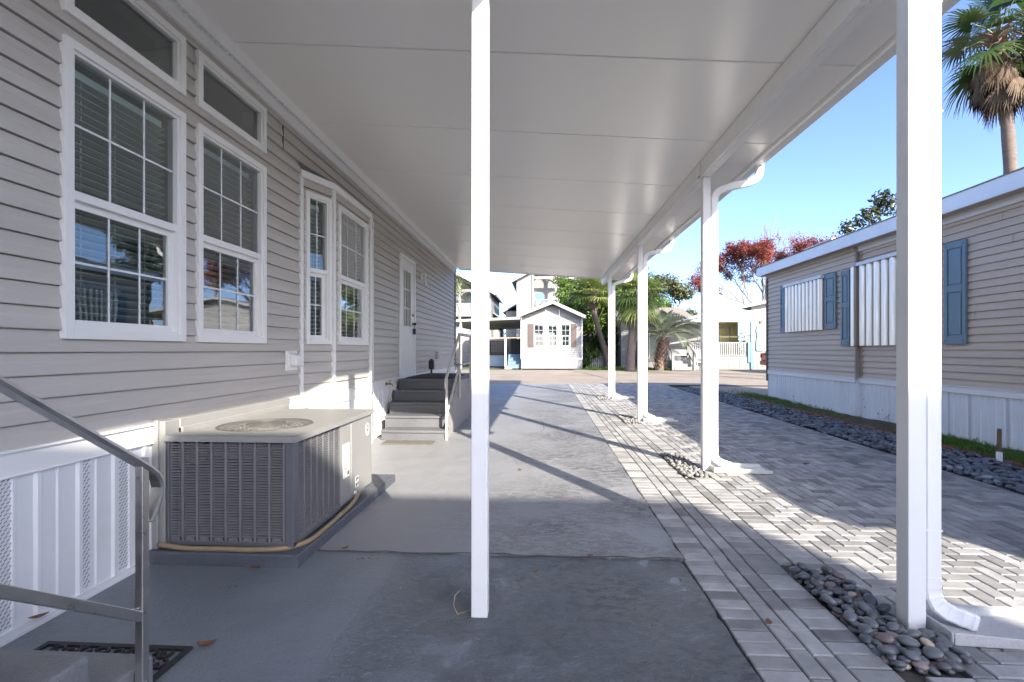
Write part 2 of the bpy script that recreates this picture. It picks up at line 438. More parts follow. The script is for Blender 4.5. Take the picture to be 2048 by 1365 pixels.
tag(crack([(1.5, 27.5), (2.2, 24.5), (2.6, 21), (2.9, 17.6)], .07, 'street_crack', -.014), kind='structure')
tag(crack([(-3, 22.4), (1, 22.9), (7, 21.9), (14, 22.4)], .05, 'street_crack', -.014), kind='structure')
tag(crack([(5, 24.4), (9, 24.1), (15, 24.8)], .05, 'street_crack', -.014), kind='structure')
tag(crack([(-4, 19.4), (0, 19.2), (4, 19.6), (11, 19.0)], .03, 'street_crack', -.014), kind='structure')
# driveway slabs
def wavy_slab(name, x0, x1f, y0, y1, top, mat, seed):
    rnd = random.Random(seed); bm = MB()
    n = max(4, int((y1 - y0) / .07)); E = []
    for i in range(n + 1):
        y = y0 + (y1 - y0) * i / n; E.append((x1f(y) + rnd.uniform(-.007, .007), y))
    for a, b in zip(E[:-1], E[1:]):
        bm.quad((x0, a[1], g(a[1])+top), (a[0], a[1], g(a[1])+top), (b[0], b[1], g(b[1])+top), (x0, b[1], g(b[1])+top))
        bm.quad((a[0], a[1], g(a[1])+top), (a[0]+.004, a[1], g(a[1])+top-.07), (b[0]+.004, b[1], g(b[1])+top-.07), (b[0], b[1], g(b[1])+top))
    # front and back faces with an uneven lip
    m = 60
    for yy, s in ((y0, 1), (y1, -1)):
        xs = [x0 + (E[0][0] - x0) * i / m for i in range(m + 1)]
        for a, b in zip(xs[:-1], xs[1:]):
            bm.quad((a, yy, g(yy)+top), (b, yy, g(yy)+top), (b, yy - s*.003, g(yy)+top-.07), (a, yy - s*.003, g(yy)+top-.07))
    return tag(bm.build(name, mat), kind='structure')
m_drywy_rough_shade = concrete_mat('shade-toned pitted concrete', (.165, .182, .208), 8, (.155, .17, .195), .36)  # near slab: same driveway paint, with shade and blue skylight put into its colour
wavy_slab('driveway', -3.0, lambda y: .845, -4., 3.014, .0, m_drywy_rough_shade, 1)
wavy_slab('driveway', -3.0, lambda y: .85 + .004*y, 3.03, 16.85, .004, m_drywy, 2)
tag(crack([(-2.3, 3.022), (.85, 3.022)], .022, 'driveway_joint', .0065), kind='structure')
tag(crack([(.02, 8.6), (.05, 7.7), (-.02, 7.35)], .012, 'driveway_crack', .0068), kind='structure')
sheet('apron', [-9, -2.4], [13.4, 17.0], -.012, m_apron)
sheet('street', [-60, -15, 0, 15, 60], [-30, -20, -10, -4.05], -.02, m_bounce)  # unseen ground behind the camera, added pale to bounce light into the carport
# ---- pavers: every brick modelled, one mesh of surface pattern
sheet('paver_bedding', [.80, 4.32], [-4, 17.4], -.022, m_joint)
pv = MB(); prnd = random.Random(21)
def brick(x0, x1, y0, y1, top=0.):
    j = .0034; x0 += j; x1 -= j; y0 += j; y1 -= j
    if x1 - x0 < .02 or y1 - y0 < .02: return
    r = prnd.random(); t = prnd.gauss(1.0, .12) if r < .62 else (prnd.gauss(.70, .07) if r < .82 else prnd.gauss(1.25, .07))
    c = .0055; z = top + prnd.uniform(-.0012, .0012); ty = prnd.uniform(-.004, .004); tx = prnd.uniform(-.004, .004)
    def P(x, y, dz): return (x, y, g(y) + z + dz + tx*(x-(x0+x1)/2) + ty*(y-(y0+y1)/2))
    vs = [P(x0, y0, -.03), P(x1, y0, -.03), P(x1, y1, -.03), P(x0, y1, -.03), P(x0, y0, -c*.8), P(x1, y0, -c*.8), P(x1, y1, -c*.8), P(x0, y1, -c*.8),
          P(x0+c, y0+c, 0), P(x1-c, y0+c, 0), P(x1-c, y1-c, 0), P(x0+c, y1-c, 0)]
    pv.add(vs, [(8,9,10,11), (4,5,9,8), (5,6,10,9), (6,7,11,10), (7,4,8,11), (0,1,5,4), (1,2,6,5), (2,3,7,6), (3,0,4,7)], max(.35, t))
W = .0915
posts_y = [2.33, 5.23, 8.66, 12.41]
beds = [(2.045, 2.9), (4.93, 5.95), (8.36, 9.25), (12.1, 12.9)]
def edge_x(y): return .858 + (.004*y if y > 3.02 else 0)
y = -3.2; i = 0
while y < 17.2:
    e = edge_x(y)
    k6 = (1.41 - e) / 6
    brick(e, e + 2*k6, y, y + W); brick(e + 4*k6, 1.41, y + .03, y + W + .03)
    if i % 2 == 0: brick(e + 2*k6, e + 3*k6, y + .05, y + 2*W + .05); brick(e + 3*k6, e + 4*k6, y + .01, y + 2*W + .01)
    y += W; i += 1
def in_bed(y): return any(a < y < b for a, b in beds)
y = -3.2; i = 0
while y < 17.2:                                            # the rows between the pebble beds
    if not any(a - .02 < y + W/2 < b + .02 for a, b in beds): brick(1.41 + W, 1.41 + 3*W, y, y + W)
    if i % 2 == 0 and not any(a - .06 < y + W < b + .06 for a, b in beds): brick(1.41, 1.41 + W, y, y + 2*W)
    y += W; i += 1
XF0 = 1.41 + 3*W
def clip_brick(x0, x1, y0, y1):
    x0 = max(x0, XF0); x1 = min(x1, 4.2); y0 = max(y0, -3.2); y1 = min(y1, 17.2)
    if x1 > x0 and y1 > y0: brick(x0, x1, y0, y1)
for a in range(-280, 330):
    for b in range(-165, 165):
        ox, oy = XF0 + W*(a + 2*b), -3.2 + W*(a - 2*b)
        if .9 < ox < 4.4 and -3.6 < oy < 17.4:
            clip_brick(ox, ox + 2*W, oy, oy + W)
            clip_brick(ox + 3*W, ox + 4*W, oy, oy + 2*W)
tag(pv.build('paver_driveway', m_paver), kind='structure')
# planting strip along the tan house
strip = MB(); ys = [-3 + i * .25 for i in range(66)]; srnd = random.Random(4)
xsr = [5.04, 5.16, 5.28, 5.4, 5.56]
hts = {(i, j): srnd.uniform(0, .03) for i in range(len(ys)) for j in range(5)}
for i in range(len(ys) - 1):
    for j in range(4):
        q = lambda ii, jj: (xsr[jj], ys[ii], g(ys[ii]) + .01 + .05 * jj / 4 + hts[(ii, jj)])
        strip.quad(q(i, j), q(i, j+1), q(i+1, j+1), q(i+1, j))
tag(strip.build('planting_strip', m_soil, smooth=True), kind='structure')
sheet('stone_bed_base', [4.2, 5.06], [-3, 15.6], -.03, m_joint)
sheet('verge', [1.9, 20], [27.9, 29.5], -.012, m_lawn)
sheet('side_yard', [5.0, 60], [12.4, 17.0], -.05, m_apron)

# ---- stones
def ico(sub):
    bm = bmesh.new(); bmesh.ops.create_icosphere(bm, subdivisions=sub, radius=1)
    V = np.array([v.co[:] for v in bm.verts]); F = np.array([[v.index for v in f.verts] for f in bm.faces]); bm.free(); return V, F
ICO1, ICO2, ICO3 = ico(1), ico(2), ico(3)
def stones(name, pts, sizes, mat, base=ICO1, flat=.45, jag=0., kind='stuff', seed=3, tl=.55, th=1.4):
    rs = np.random.RandomState(seed); BV, BF = base; nv = len(BV); n = len(pts)
    V = np.zeros((n * nv, 3)); F = np.zeros((n * len(BF), 3), dtype=np.int64); T = np.zeros(n * len(BF))
    for i, (p, s) in enumerate(zip(pts, sizes)):
        q = BV * np.array([s, s * rs.uniform(.55, .85), s * rs.uniform(flat*.75, flat*1.25)])
        if jag: q = q * (1 + rs.uniform(-jag, jag, (nv, 1)))
        a, b, c = rs.uniform(0, 6.28), rs.normal(0, .28), rs.normal(0, .28)
        Rm = np.array(Matrix.Rotation(a, 3, 'Z') @ Matrix.Rotation(b, 3, 'X') @ Matrix.Rotation(c, 3, 'Y'))
        V[i*nv:(i+1)*nv] = q @ Rm.T + np.array(p); F[i*len(BF):(i+1)*len(BF)] = BF + i*nv
        T[i*len(BF):(i+1)*len(BF)] = rs.uniform(tl, th) if rs.rand() > .04 else 2.3
    o = np_mesh(name, V, F, mat, None, T, smooth=not jag); return tag(o, kind=kind)
def scatter(x0, x1, y0, y1, d, seed, n_try):
    rs = random.Random(seed); cell = {}; out = []
    for _ in range(n_try):
        p = (rs.uniform(x0, x1), rs.uniform(y0, y1)); k = (int(p[0]/d), int(p[1]/d)); ok = True
        for i in (-1, 0, 1):
            for j in (-1, 0, 1):
                for q in cell.get((k[0]+i, k[1]+j), ()):
                    if math.dist(p, q) < d: ok = False; break
        if ok: cell.setdefault(k, []).append(p); out.append(p)
    return out
P = []; S = []; rr = random.Random(11)
for (yy0, yy1, d) in ((-2, 9, .062), (9, 15.4, .075)):
    for (x, yq) in scatter(4.24, 5.03, yy0, yy1, d, 5, 26000):
        P.append((x, yq, g(yq) + rr.uniform(-.012, .022) + .02*(x - 4.24))); S.append(rr.uniform(.032, .058))
tag(stones('river_stones', P, S, m_gravel, ICO2), 'bed of dark slate river stones between the paver drive and the terracotta edging', 'gravel')
for k, ((b0, b1), nm) in enumerate(zip(beds[1:], ('second nearest', 'third nearest', 'farthest'))):
    P = []; S = []
    for lay in (0, 1):
        for (x, yq) in scatter(1.425, 1.645, b0 + .02, b1 - .02, .040, 31 + k + lay*9, 2500):
            P.append((x, yq, g(yq) - .006 + lay * .022)); S.append(rr.uniform(.020, .036))
    t = stones('gravel_bed', P, S, M('light grey gravel', (.20, .195, .19), .6, var=.3, vs=10, tint=True), ICO1, .6, .16, seed=40 + k)
    tag(t, 'patch of loose grey gravel around the foot of the %s carport post by the drive' % nm, 'gravel')
sheet('pebble_pit', [1.405, 1.66], [2.0, 13.0], -.02, m_joint)
# near bed: each pebble is an object
def pebble_mesh(seed, mat, tint):
    rs = np.random.RandomState(seed); V, F = ICO3
    q = V * np.array([1, rs.uniform(.62, .85), rs.uniform(.40, .55)])
    q = q * (1 + .05*np.sin(q[:, :1]*3 + seed) + .04*np.cos(q[:, 1:2]*4 + seed*2))
    me = bpy.data.meshes.new('river_pebble'); me.from_pydata(q.tolist(), [], F.tolist()); me.update(); me.materials.append(mat)
    at = me.attributes.new('tint', 'FLOAT', 'FACE'); at.data.foreach_set('value', np.full(len(F), tint, dtype=np.float32))
    me.polygons.foreach_set('use_smooth', [True] * len(F)); return me
pm = [pebble_mesh(k, m_pebble, t) for k, t in enumerate((.75, .9, 1.0, 1.1, 1.25, 1.45, .85, 1.0))]
pb = [pebble_mesh(50 + k, M('rosy river pebble', (.19, .145, .135), .42, var=.2, vs=16, tint=True), t) for k, t in enumerate((.8, 1.1))]
pt = [pebble_mesh(70 + k, m_tanpeb, t) for k, t in enumerate((.8, 1.05))]
np_ = 0; prn = random.Random(77)
def put_pebble(x, yq, z, s, kind):
    global np_
    me, lab, grp = {'d': (prn.choice(pm), 'smooth dark grey pebble lying in the bed at the foot of the nearest carport post', 'dark pebbles around the nearest post'),
               'b': (prn.choice(pb), 'smooth brownish pebble among the dark ones at the foot of the nearest post', 'brownish pebbles around the nearest post'),
               't': (prn.choice(pt), 'smooth pale tan pebble among the dark ones at the foot of the nearest post', 'tan pebbles around the nearest post')}[kind]
    o = bpy.data.objects.new('river_pebble', me); COL.objects.link(o); o.location = (x, yq, z); o.scale = (s, s, s)
    o.rotation_euler = (prn.gauss(0, .22), prn.gauss(0, .22), prn.uniform(0, 6.28)); tag(o, lab, 'pebble', grp); np_ += 1
for lay, (d, tries) in enumerate(((.041, 4000), (.043, 4000), (.066, 1500))):
    for (x, yq) in scatter(1.425, 1.655, 2.055, 2.89, d, 90 + lay, tries):
        if 1.655 < x + .02 and 2.30 < yq < 2.43: continue
        r = prn.random(); put_pebble(x, yq, g(yq) - .008 + lay * .021, prn.uniform(.024, .037) * (1.05 if lay else .95), 't' if r < .05 else 'b' if r < .2 else 'd')
for (x, yq, s) in ((1.70, 2.27, .036), (1.665, 2.235, .034), (1.75, 2.25, .03), (1.72, 2.20, .037), (1.68, 2.16, .036), (1.74, 2.14, .033), (1.67, 2.10, .034), (1.72, 2.09, .03)):
    put_pebble(x, yq, g(yq) + .022, s, 'd')

# ================================================================== LEFT HOUSE
XW = -2.35
H = thing('mobile_home', 'warm grey vinyl sided mobile home with white windows running along the left of the carport', 'house', (XW, 5, 0))
Lh = 16.3; UO = (XW, -3.0); U = (0, 1); NN = (1, 0)
def yu(y): return y + 3.0
win_y = [(2.262, 3.08), (3.20, 4.025)]
ops = []
for a, b in win_y: ops += [(yu(a) + .025, yu(b) - .025, 1.375, 2.81), (yu(a) + .025, yu(b) - .025, 2.98, 3.31)]
ops += [(yu(4.70), yu(6.64), .84, 3.04), (yu(8.0), yu(8.97), .84, 2.9)]
mb = MB(); siding(mb, UO, U, NN, Lh, .84, 3.56, .1085, .842, ops)
wall = mb.build('wall', m_siding, H)
mb = MB(); cracks(mb, UO, U, NN, Lh, .85, 3.4, .1085, .842, 54, 12, [(yu(1.9), yu(7.0)), (yu(7.9), yu(9.1))])
cracks(mb, (XW, 9.2), U, NN, 4.0, .85, 3.4, .1085, .842, 22, 5)
mb.xf = frame(UO, U, NN); mb.box((yu(4.318), .004, 3.12), (yu(4.324), .0155, 3.33)); mb.xf = None
mb.build('siding_joint', m_seam, wall)
mb = MB(); mb.box((-6.6, 13.24, 0.1), (XW - .004, 13.30, 3.6)); mb.box((-6.6, -3.06, .1), (XW - .004, -3.0, 3.6)); mb.box((-6.66, -3.06, .1), (-6.6, 13.3, 3.6)); mb.build('wall', m_siding, H)
mb = MB(); mb.box((-2.36, 13.2, .75), (-2.325, 13.325, 3.56)); mb.build('corner_trim', M('bronze corner trim', (.12, .10, .09), .5), H)
mb = MB(); mb.box((-6.9, -3.4, 3.66), (-2.32, 13.72, 3.74)); mb.build('roof', m_roofw, H)
mb = MB()
mb.quad((-6, -2.8, .5), (-6, 7.7, .5), (-6, 7.7, 3.58), (-6, -2.8, 3.58)); mb.quad((-6, -2.8, .5), (-2.36, -2.8, .5), (-2.36, -2.8, 3.58), (-6, -2.8, 3.58))
mb.quad((-6, 7.7, .5), (-2.36, 7.7, .5), (-2.36, 7.7, 3.58), (-6, 7.7, 3.58)); mb.quad((-6, -2.8, .5), (-2.36, -2.8, .5), (-2.36, 7.7, .5), (-6, 7.7, .5))
mb.quad((-6, -2.8, 3.57), (-2.36, -2.8, 3.57), (-2.36, 7.7, 3.57), (-6, 7.7, 3.57)); mb.build('room_interior', m_room, H)
def jamb(parent, O, u, n, a0, a1, z0, z1, depth=.17):
    j = MB(); j.xf = frame(O, u, n)
    j.box((a0 + .012, -depth, z0 + .012), (a0 + .024, -.05, z1 - .012)); j.box((a1 - .024, -depth, z0 + .012), (a1 - .012, -.05, z1 - .012))
    j.box((a0 + .024, -depth, z0 + .012), (a1 - .024, -.05, z0 + .024)); j.box((a0 + .024, -depth, z1 - .024), (a1 - .024, -.05, z1 - .012))
    j.build('jamb', M('painted jamb', (.46, .52, .45), .7, var=.02), parent)
for (a, b) in win_y:
    w = window(H, UO, U, NN, yu(a), yu(b), 1.347, 2.838, .485, 3, 2, room=False, blind_z=1.42); jamb(w, UO, U, NN, yu(a), yu(b), 1.347, 2.838)
    w = window(H, UO, U, NN, yu(a), yu(b), 2.956, 3.335, 1, 1, 1, blind=False, hung=False, room=False); jamb(w, UO, U, NN, yu(a), yu(b), 2.956, 3.335)
# bay
BP = [(XW, 4.66), (-2.20, 5.07), (-2.20, 6.17), (XW, 6.68)]
wins = [(.055, .395), (.11, .99), (.06, .48)]
mbs = MB(); mbt = MB(); mbb = MB()
for k in range(3):
    a, b = Vector(BP[k]), Vector(BP[k+1]); d = b - a; L = d.length; u = d / L; n = (u.y, -u.x)
    w0, w1 = wins[k]
    siding(mbs, a, u, n, L, .84, 2.99, .1085, .842, [(w0 + .02, w1 - .02, 1.375, 2.85)])
    wd = window(H, a, u, n, w0, w1, 1.352, 2.868, .49, (2, 3, 2)[k], 2, room=False, blind=True, fl=.05)
    jamb(wd, a, u, n, w0, w1, 1.352, 2.868)
    mbb.xf = frame(a, u, n); mbb.box((-.004, -.01, .72), (L + .004, .02, .838)); mbb.box((-.002, .0, .838), (L + .002, .03, .85)); mbb.xf = None
    mbt.xf = frame(a, u, n); mbt.box((-.01, -.02, 2.985), (L + .01, .03, 3.055)); mbt.xf = None
    skirting(a, u, n, L, g(5.5) + .005, .72, H, period=.205)
mbs.build('bay_wall', m_siding, H)
for (px, py) in BP: mbt.box((px - .012, py - .022, .80), (px + .026, py + .022, 2.985))
mbt.build('bay_trim', m_trim, H, .003); mbb.build('bay_band', m_trim, H, .003)
mb = MB(); Q = [(p[0] + .03, p[1], 3.056) for p in BP]; mb.add(Q + [(XW, 4.60, 3.12), (XW, 6.76, 3.12)], [(0, 1, 2, 3, 5, 4), (0, 1, 4), (2, 3, 5)]); mb.add([(p[0], p[1], .73) for p in BP], [(0, 1, 2, 3)])
mb.build('bay_roof', M('grey flashing', (.26, .25, .24), .5, var=.15), H)
# white skirt band + skirting on the straight runs
mb = MB()
for (a, b) in ((-3, 4.64), (6.70, 13.28)):
    mb.box((XW - .01, a, .732), (XW + .022, b, .838)); mb.box((XW - .005, a, .838), (XW + .034, b, .851)); mb.box((XW, a, .728), (XW + .030, b, .737))
mb.build('skirt_band', m_trim, H, .002)
skirting((XW + .012, -3), U, NN, 7.64, g(2) - .004, .73, H, [(yu(v), .075) for v in (1.63, 2.015, 2.375, 2.62)], period=.41 / 2)
skirting((XW + .012, 6.70), U, NN, 6.5, g(8), .73, H, [])
# frieze: flat board, ornate strip, crown
mb = MB(); mb.box((XW, -3, 3.40), (XW + .024, 13.3, 3.478)); mb.box((XW, -3, 3.392), (XW + .034, 13.3, 3.402)); mb.build('frieze_board', m_trim, H)
mb = MB(); mb.box((XW, -3, 3.478), (XW + .028, 13.3, 3.506)); yy = 1.4
while yy < 13.25:
    mb.add([(XW + .028, yy, 3.48), (XW + .044, yy + .022, 3.487), (XW + .028, yy + .04, 3.505), (XW + .036, yy + .012, 3.500), (XW + .05, yy + .024, 3.497)], [(0, 1, 4), (1, 2, 4), (2, 3, 4), (3, 0, 4)])
    mb.add([(XW + .028, yy + .03, 3.504), (XW + .046, yy + .034, 3.492), (XW + .028, yy + .05, 3.482)], [(0, 1, 2)]); yy += .052
mb.build('ornate_moulding', m_trim, H)
mb = MB(); mb.prism([(XW, -3, 3.506), (XW + .04, -3, 3.506), (XW + .062, -3, 3.55), (XW + .075, -3, 3.575), (XW, -3, 3.575)], (0, 16.3, 0)); mb.build('crown_moulding', m_trim, H)
# door
DO = UO; d0, d1 = yu(7.99), yu(8.98); X = frame(UO, U, NN)
mb = MB(); mb.xf = X
mb.box((d0, 0, .845), (d0 + .06, .03, 2.92)); mb.box((d1 - .06, 0, .845), (d1, .03, 2.92)); mb.box((d0 + .06, 0, 2.86), (d1 - .06, .03, 2.92)); mb.box((d0, -.02, .80), (d1, .05, .848))
mb.build('door_frame', m_trim, H, .004)
mb = MB(); mb.xf = X; s0, s1 = d0 + .062, d1 - .062; p0, p1, q0, q1 = yu(8.23), yu(8.69), 1.70, 2.68
mb.box((s0, -.03, .85), (p0, .008, 2.858)); mb.box((p1, -.03, .85), (s1, .008, 2.858)); mb.box((p0, -.03, .85), (p1, .008, q0)); mb.box((p0, -.03, q1), (p1, .008, 2.858))
for (a, b) in ((s0 + .13, s0 + .36), (s0 + .48, s0 + .72)):
    mb.box((a, .008, .99), (b, .011, 1.005)); mb.box((a, .008, 1.50), (b, .011, 1.515)); mb.box((a, .008, 1.005), (a + .015, .011, 1.50)); mb.box((b - .015, .008, 1.005), (b, .011, 1.50)); mb.box((a + .05, .008, 1.05), (b - .05, .013, 1.455))
for (a, b, c, d) in ((p0 - .02, p0 + .012, q0 - .02, q1 + .02), (p1 - .012, p1 + .02, q0 - .02, q1 + .02), (p0 + .012, p1 - .012, q0 - .02, q0 + .012), (p0 + .012, p1 - .012, q1 - .012, q1 + .02)): mb.box((a, .008, c), (b, .018, d))
door = mb.build('door', m_trim, H, .003)
mb = MB(); mb.xf = X; mb.quad((p0, -.01, q0), (p1, -.01, q0), (p1, -.01, q1), (p0, -.01, q1)); mb.build('pane', m_glass, door)
mb = MB(); mb.xf = X
for k in (1, 2): mb.box((p0 + (p1-p0)*k/3 - .012, -.005, q0), (p0 + (p1-p0)*k/3 + .012, .004, q1)); mb.box((p0, -.006, q0 + (q1-q0)*k/3 - .012), (p1, .003, q0 + (q1-q0)*k/3 + .012))
mb.build('muntin', m_trim, door)
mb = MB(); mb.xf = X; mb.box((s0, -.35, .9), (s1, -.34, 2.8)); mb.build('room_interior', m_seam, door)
mb = MB(); mb.xf = X; hx = s1 - .075
mb.disc((hx, .008, 1.93), .028, .012, 14, 'y'); mb.disc((hx, .008, 1.77), .03, .01, 14, 'y'); mb.disc((hx, .018, 1.77), .014, .03, 10, 'y'); mb.disc((hx, .045, 1.77), .028, .026, 14, 'y', .02)
mb.build('handle', M('black hardware', (.03, .03, .03), .35, .6), door)
mb = MB(); mb.xf = X; mb.box((hx - .03, .02, 1.58), (hx + .03, .06, 1.68)); mb.tube([(hx - .018, .045, 1.68), (hx - .018, .045, 1.74), (hx, .045, 1.758), (hx + .018, .045, 1.74), (hx + .018, .045, 1.68)], .005, 6); mb.build('lock_box', m_black, door, .006)
# small wall fittings
mb = MB(); mb.xf = X; v = yu(4.36); mb.box((v, .006, 1.10), (v + .21, .018, 1.285)); mb.box((v + .03, .018, 1.13), (v + .19, .03, 1.265)); vent = mb.build('dryer_vent', m_trim, H, .004)
mb = MB(); mb.xf = X; mb.prism([(v + .05, .03, 1.155), (v + .05, .085, 1.145), (v + .05, .095, 1.165), (v + .05, .085, 1.245), (v + .05, .03, 1.255)], (.12, 0, 0)); mb.build('hood', m_trim, vent, .006)
mb = MB(); mb.xf = X; v = yu(9.42); mb.box((v, .006, 2.66), (v + .11, .03, 2.80)); mb.box((v + .02, .03, 2.71), (v + .09, .11, 2.79)); mb.box((v + .03, .05, 2.63), (v + .08, .10, 2.71)); mb.build('porch_light', m_trim, H, .008)
mb = MB(); mb.xf = X; v = yu(9.72); mb.box((v, .012, 2.60), (v + .17, .026, 2.70)); mb.build('name_plate', M('silver plate', (.62, .61, .58), .35, .5, var=.1, vs=20), H, .004)
mb = MB(); mb.xf = X; v = yu(10.72); mb.box((v, .006, 1.09), (v + .16, .018, 1.27)); mb.box((v + .02, .018, 1.10), (v + .14, .075, 1.26)); mb.build('outlet_box', M('grey outlet box', (.42, .41, .39), .5), H, .006)
mb = MB(); mb.xf = X; v = yu(7.25); mb.disc((v, .02, .785), .03, .01, 12, 'y'); mb.tube([(v, .03, .785), (v, .10, .785), (v, .12, .77), (v, .125, .735)], .012, 8); mb.tube([(v, .085, .785), (v, .085, .83)], .006, 6); mb.disc((v, .085, .83), .026, .008, 10); mb.build('spigot', m_brass, H)

# ================================================================== CARPORT
CP = thing('carport', 'white aluminium carport with panelled ceiling, slim posts and gutter beside the grey house', 'carport', (1.7, 8, 0))
def cz(x): return 3.575 - .075 * (x + 2.30)
mb = MB(); seams = [3.5 + 1.27 * k for k in range(9)]
edges = [2.28] + seams[:-1] + [13.7]
def panel(x0, x1, y0, y1):
    e = .006; z0, z1 = cz(x0), cz(x1)
    a = [(x0, y0 + .004, z0 + e), (x1, y0 + .004, z1 + e), (x1, y1 - .004, z1 + e), (x0, y1 - .004, z0 + e)]
    b = [(x0, y0 + .010, z0), (x1, y0 + .010, z1), (x1, y1 - .010, z1), (x0, y1 - .010, z0)]
    t = [(p[0], p[1], p[2] + .075) for p in a]
    mb.add(b + a + t, [(0,3,2,1)] + [(i, (i+1) % 4, 4 + (i+1) % 4, 4 + i) for i in range(4)] + [(4+i, 4 + (i+1) % 4, 8 + (i+1) % 4, 8 + i) for i in range(4)] + [(8,9,10,11)])
for a, b in zip(edges[:-1], edges[1:]): panel(-2.30, 2.175, a, b)
for a, b in ((-3.0, -1.53), (-1.53, -.26), (-.26, 1.01), (1.01, 2.28)): panel(-2.30, .155, a, b)
for (x0, x1, y0, y1) in ((-2.3, 2.17, 2.282, 13.698), (-2.3, .15, -2.998, 2.27)): mb.add([(x0, y0, cz(x0)+.02), (x1, y0, cz(x1)+.02), (x1, y1, cz(x1)+.02), (x0, y1, cz(x0)+.02), (x0, y0, cz(x0)+.08), (x1, y0, cz(x1)+.08), (x1, y1, cz(x1)+.08), (x0, y1, cz(x0)+.08)], [(0,3,2,1), (4,5,6,7), (0,1,5,4), (1,2,6,5), (2,3,7,6), (3,0,4,7)])
mb.build('roof_panel', m_ceil, CP)
mb = MB(); mb.box((.157, -3.01, 3.405), (.17, 2.268, 3.50)); mb.prism([(-2.3, 13.704, cz(-2.3) - .012), (2.175, 13.704, cz(2.175) - .012), (2.175, 13.704, cz(2.175) + .09), (-2.3, 13.704, cz(-2.3) + .09)], (0, .03, 0))
mb.prism([(.206, 2.264, cz(.206) - .004), (2.175, 2.264, cz(2.175) - .004), (2.175, 2.264, cz(2.175) + .085), (.206, 2.264, cz(.206) + .085)], (0, .012, 0)); mb.build('fascia', m_white, CP)
mb = MB(); mb.box((1.672, 2.29, 3.125), (1.758, 13.69, cz(1.758) + .001)); mb.box((1.664, 2.29, 3.108), (1.772, 13.69, 3.125)); mb.box((1.700, 2.29, 3.102), (1.734, 13.69, 3.108)); mb.build('beam', m_white, CP)
mb = MB(); gp = [(a_ + .105, b_ + .09) for a_, b_ in [(2.078, 3.25), (2.078, 3.115), (2.092, 3.105), (2.175, 3.105), (2.182, 3.13), (2.215, 3.165), (2.225, 3.20), (2.225, 3.245), (2.215, 3.245), (2.215, 3.205), (2.17, 3.135), (2.10, 3.12), (2.09, 3.25)]]
mb.prism([(a, 2.27, b) for a, b in gp], (0, 11.45, 0)); gut = mb.build('gutter', m_white, CP)
mb = MB(); mb.box((2.185, 2.262, 3.20), (2.325, 2.269, 3.33)); mb.box((2.185, 13.721, 3.20), (2.325, 13.728, 3.33)); mb.build('end_cap', m_white, gut)
def post(x, y, top, w=.078):
    p = MB(); p.box((x, y, g(y) - .02), (x + w, y + w, top)); o = p.build('post', m_white, CP, .004, seg=2); return o
for y in posts_y:
    p = post(1.667 if y < 3 else 1.69, y, 3.104); b = MB(); b.box((1.664, y + .005, 3.09), (1.669, y + .073, 3.27)); b.disc((1.660, y + .04, 3.18), .006, .004, 8, 'x'); b.build('bracket', m_white, p)
pc = MB()
pc.add([(-.333, 2.322, g(2.3) - .01), (-.255, 2.322, g(2.3) - .01), (-.255, 2.40, g(2.3) - .01), (-.333, 2.40, g(2.3) - .01), (-.330, 2.322, cz(-.33)), (-.252, 2.322, cz(-.25)), (-.252, 2.40, cz(-.25)), (-.330, 2.40, cz(-.33))], [(0,3,2,1), (4,5,6,7), (0,1,5,4), (1,2,6,5), (2,3,7,6), (3,0,4,7)])
pc.build('post', m_white, CP, .004, seg=2)
def downspout(y):
    w, d = .036, .027; prof = []
    for s in range(4):                                          # ribbed rounded rectangle
        pass
    prof = [(-w, -d+.008), (-w+.008, -d), (-.022, -d), (-.018, -d+.005), (-.011, -d+.005), (-.007, -d), (.007, -d), (.011, -d+.005), (.018, -d+.005), (.022, -d), (w-.008, -d), (w, -d+.008), (w, d-.008), (w-.008, d), (-w+.008, d), (-w, d-.008)]
    prof = [(a, -b) for a, b in prof]
    X0 = 1.795 if y < 3 else 1.818; yy = y + .046; z0 = g(y)
    def sm(P, n=5):
        out = []
        for i in range(len(P) - 1):
            p0 = Vector(P[max(0, i-1)]); p1 = Vector(P[i]); p2 = Vector(P[i+1]); p3 = Vector(P[min(len(P)-1, i+2)])
            for k in range(n):
                t = k / n; out.append(.5*((2*p1) + (p2-p0)*t + (2*p0-5*p1+4*p2-p3)*t*t + (3*p1-p0-3*p2+p3)*t**3))
        out.append(Vector(P[-1])); return out
    mb = MB(); mb.sweep([(X0, yy, z0 + .20), (X0, yy, 2.84)], prof, up=(0, 1, 0))
    o = mb.build('downspout', m_white, CP, smooth=False)
    e = MB(); e.sweep(sm([(X0, yy, 2.84), (X0 + .004, yy - .002, 2.905), (X0 + .05, yy - .012, 2.965), (X0 + .17, yy - .03, 3.0), (X0 + .34, yy - .05, 3.035), (X0 + .425, yy - .06, 3.09), (X0 + .44, yy - .062, 3.198)]), prof, up=(0, 1, 0), scale=[1.04] * 31); e.build('elbow', m_white, o)
    e = MB(); path = sm([(X0, yy, z0 + .235), (X0, yy, z0 + .17), (X0 + .015, yy - .008, z0 + .115), (X0 + .055, yy - .024, z0 + .082), (X0 + .115, yy - .048, z0 + .062), (X0 + .15, yy - .062, z0 + .052)], 4)
    e.sweep(path, prof, up=(0, 1, 0), scale=[1.08 if (i < 3 or i % 3 == 0) else 1.0 for i in range(len(path))]); e.build('elbow', m_white, o)
    for z in (.46, 2.38): e = MB(); e.box((X0 - w - .0006, yy - d - .0006, z), (X0 + w + .0006, yy + d + .0006, z + .008)); e.build('seam_band', m_white, o)
for y in posts_y: downspout(y)

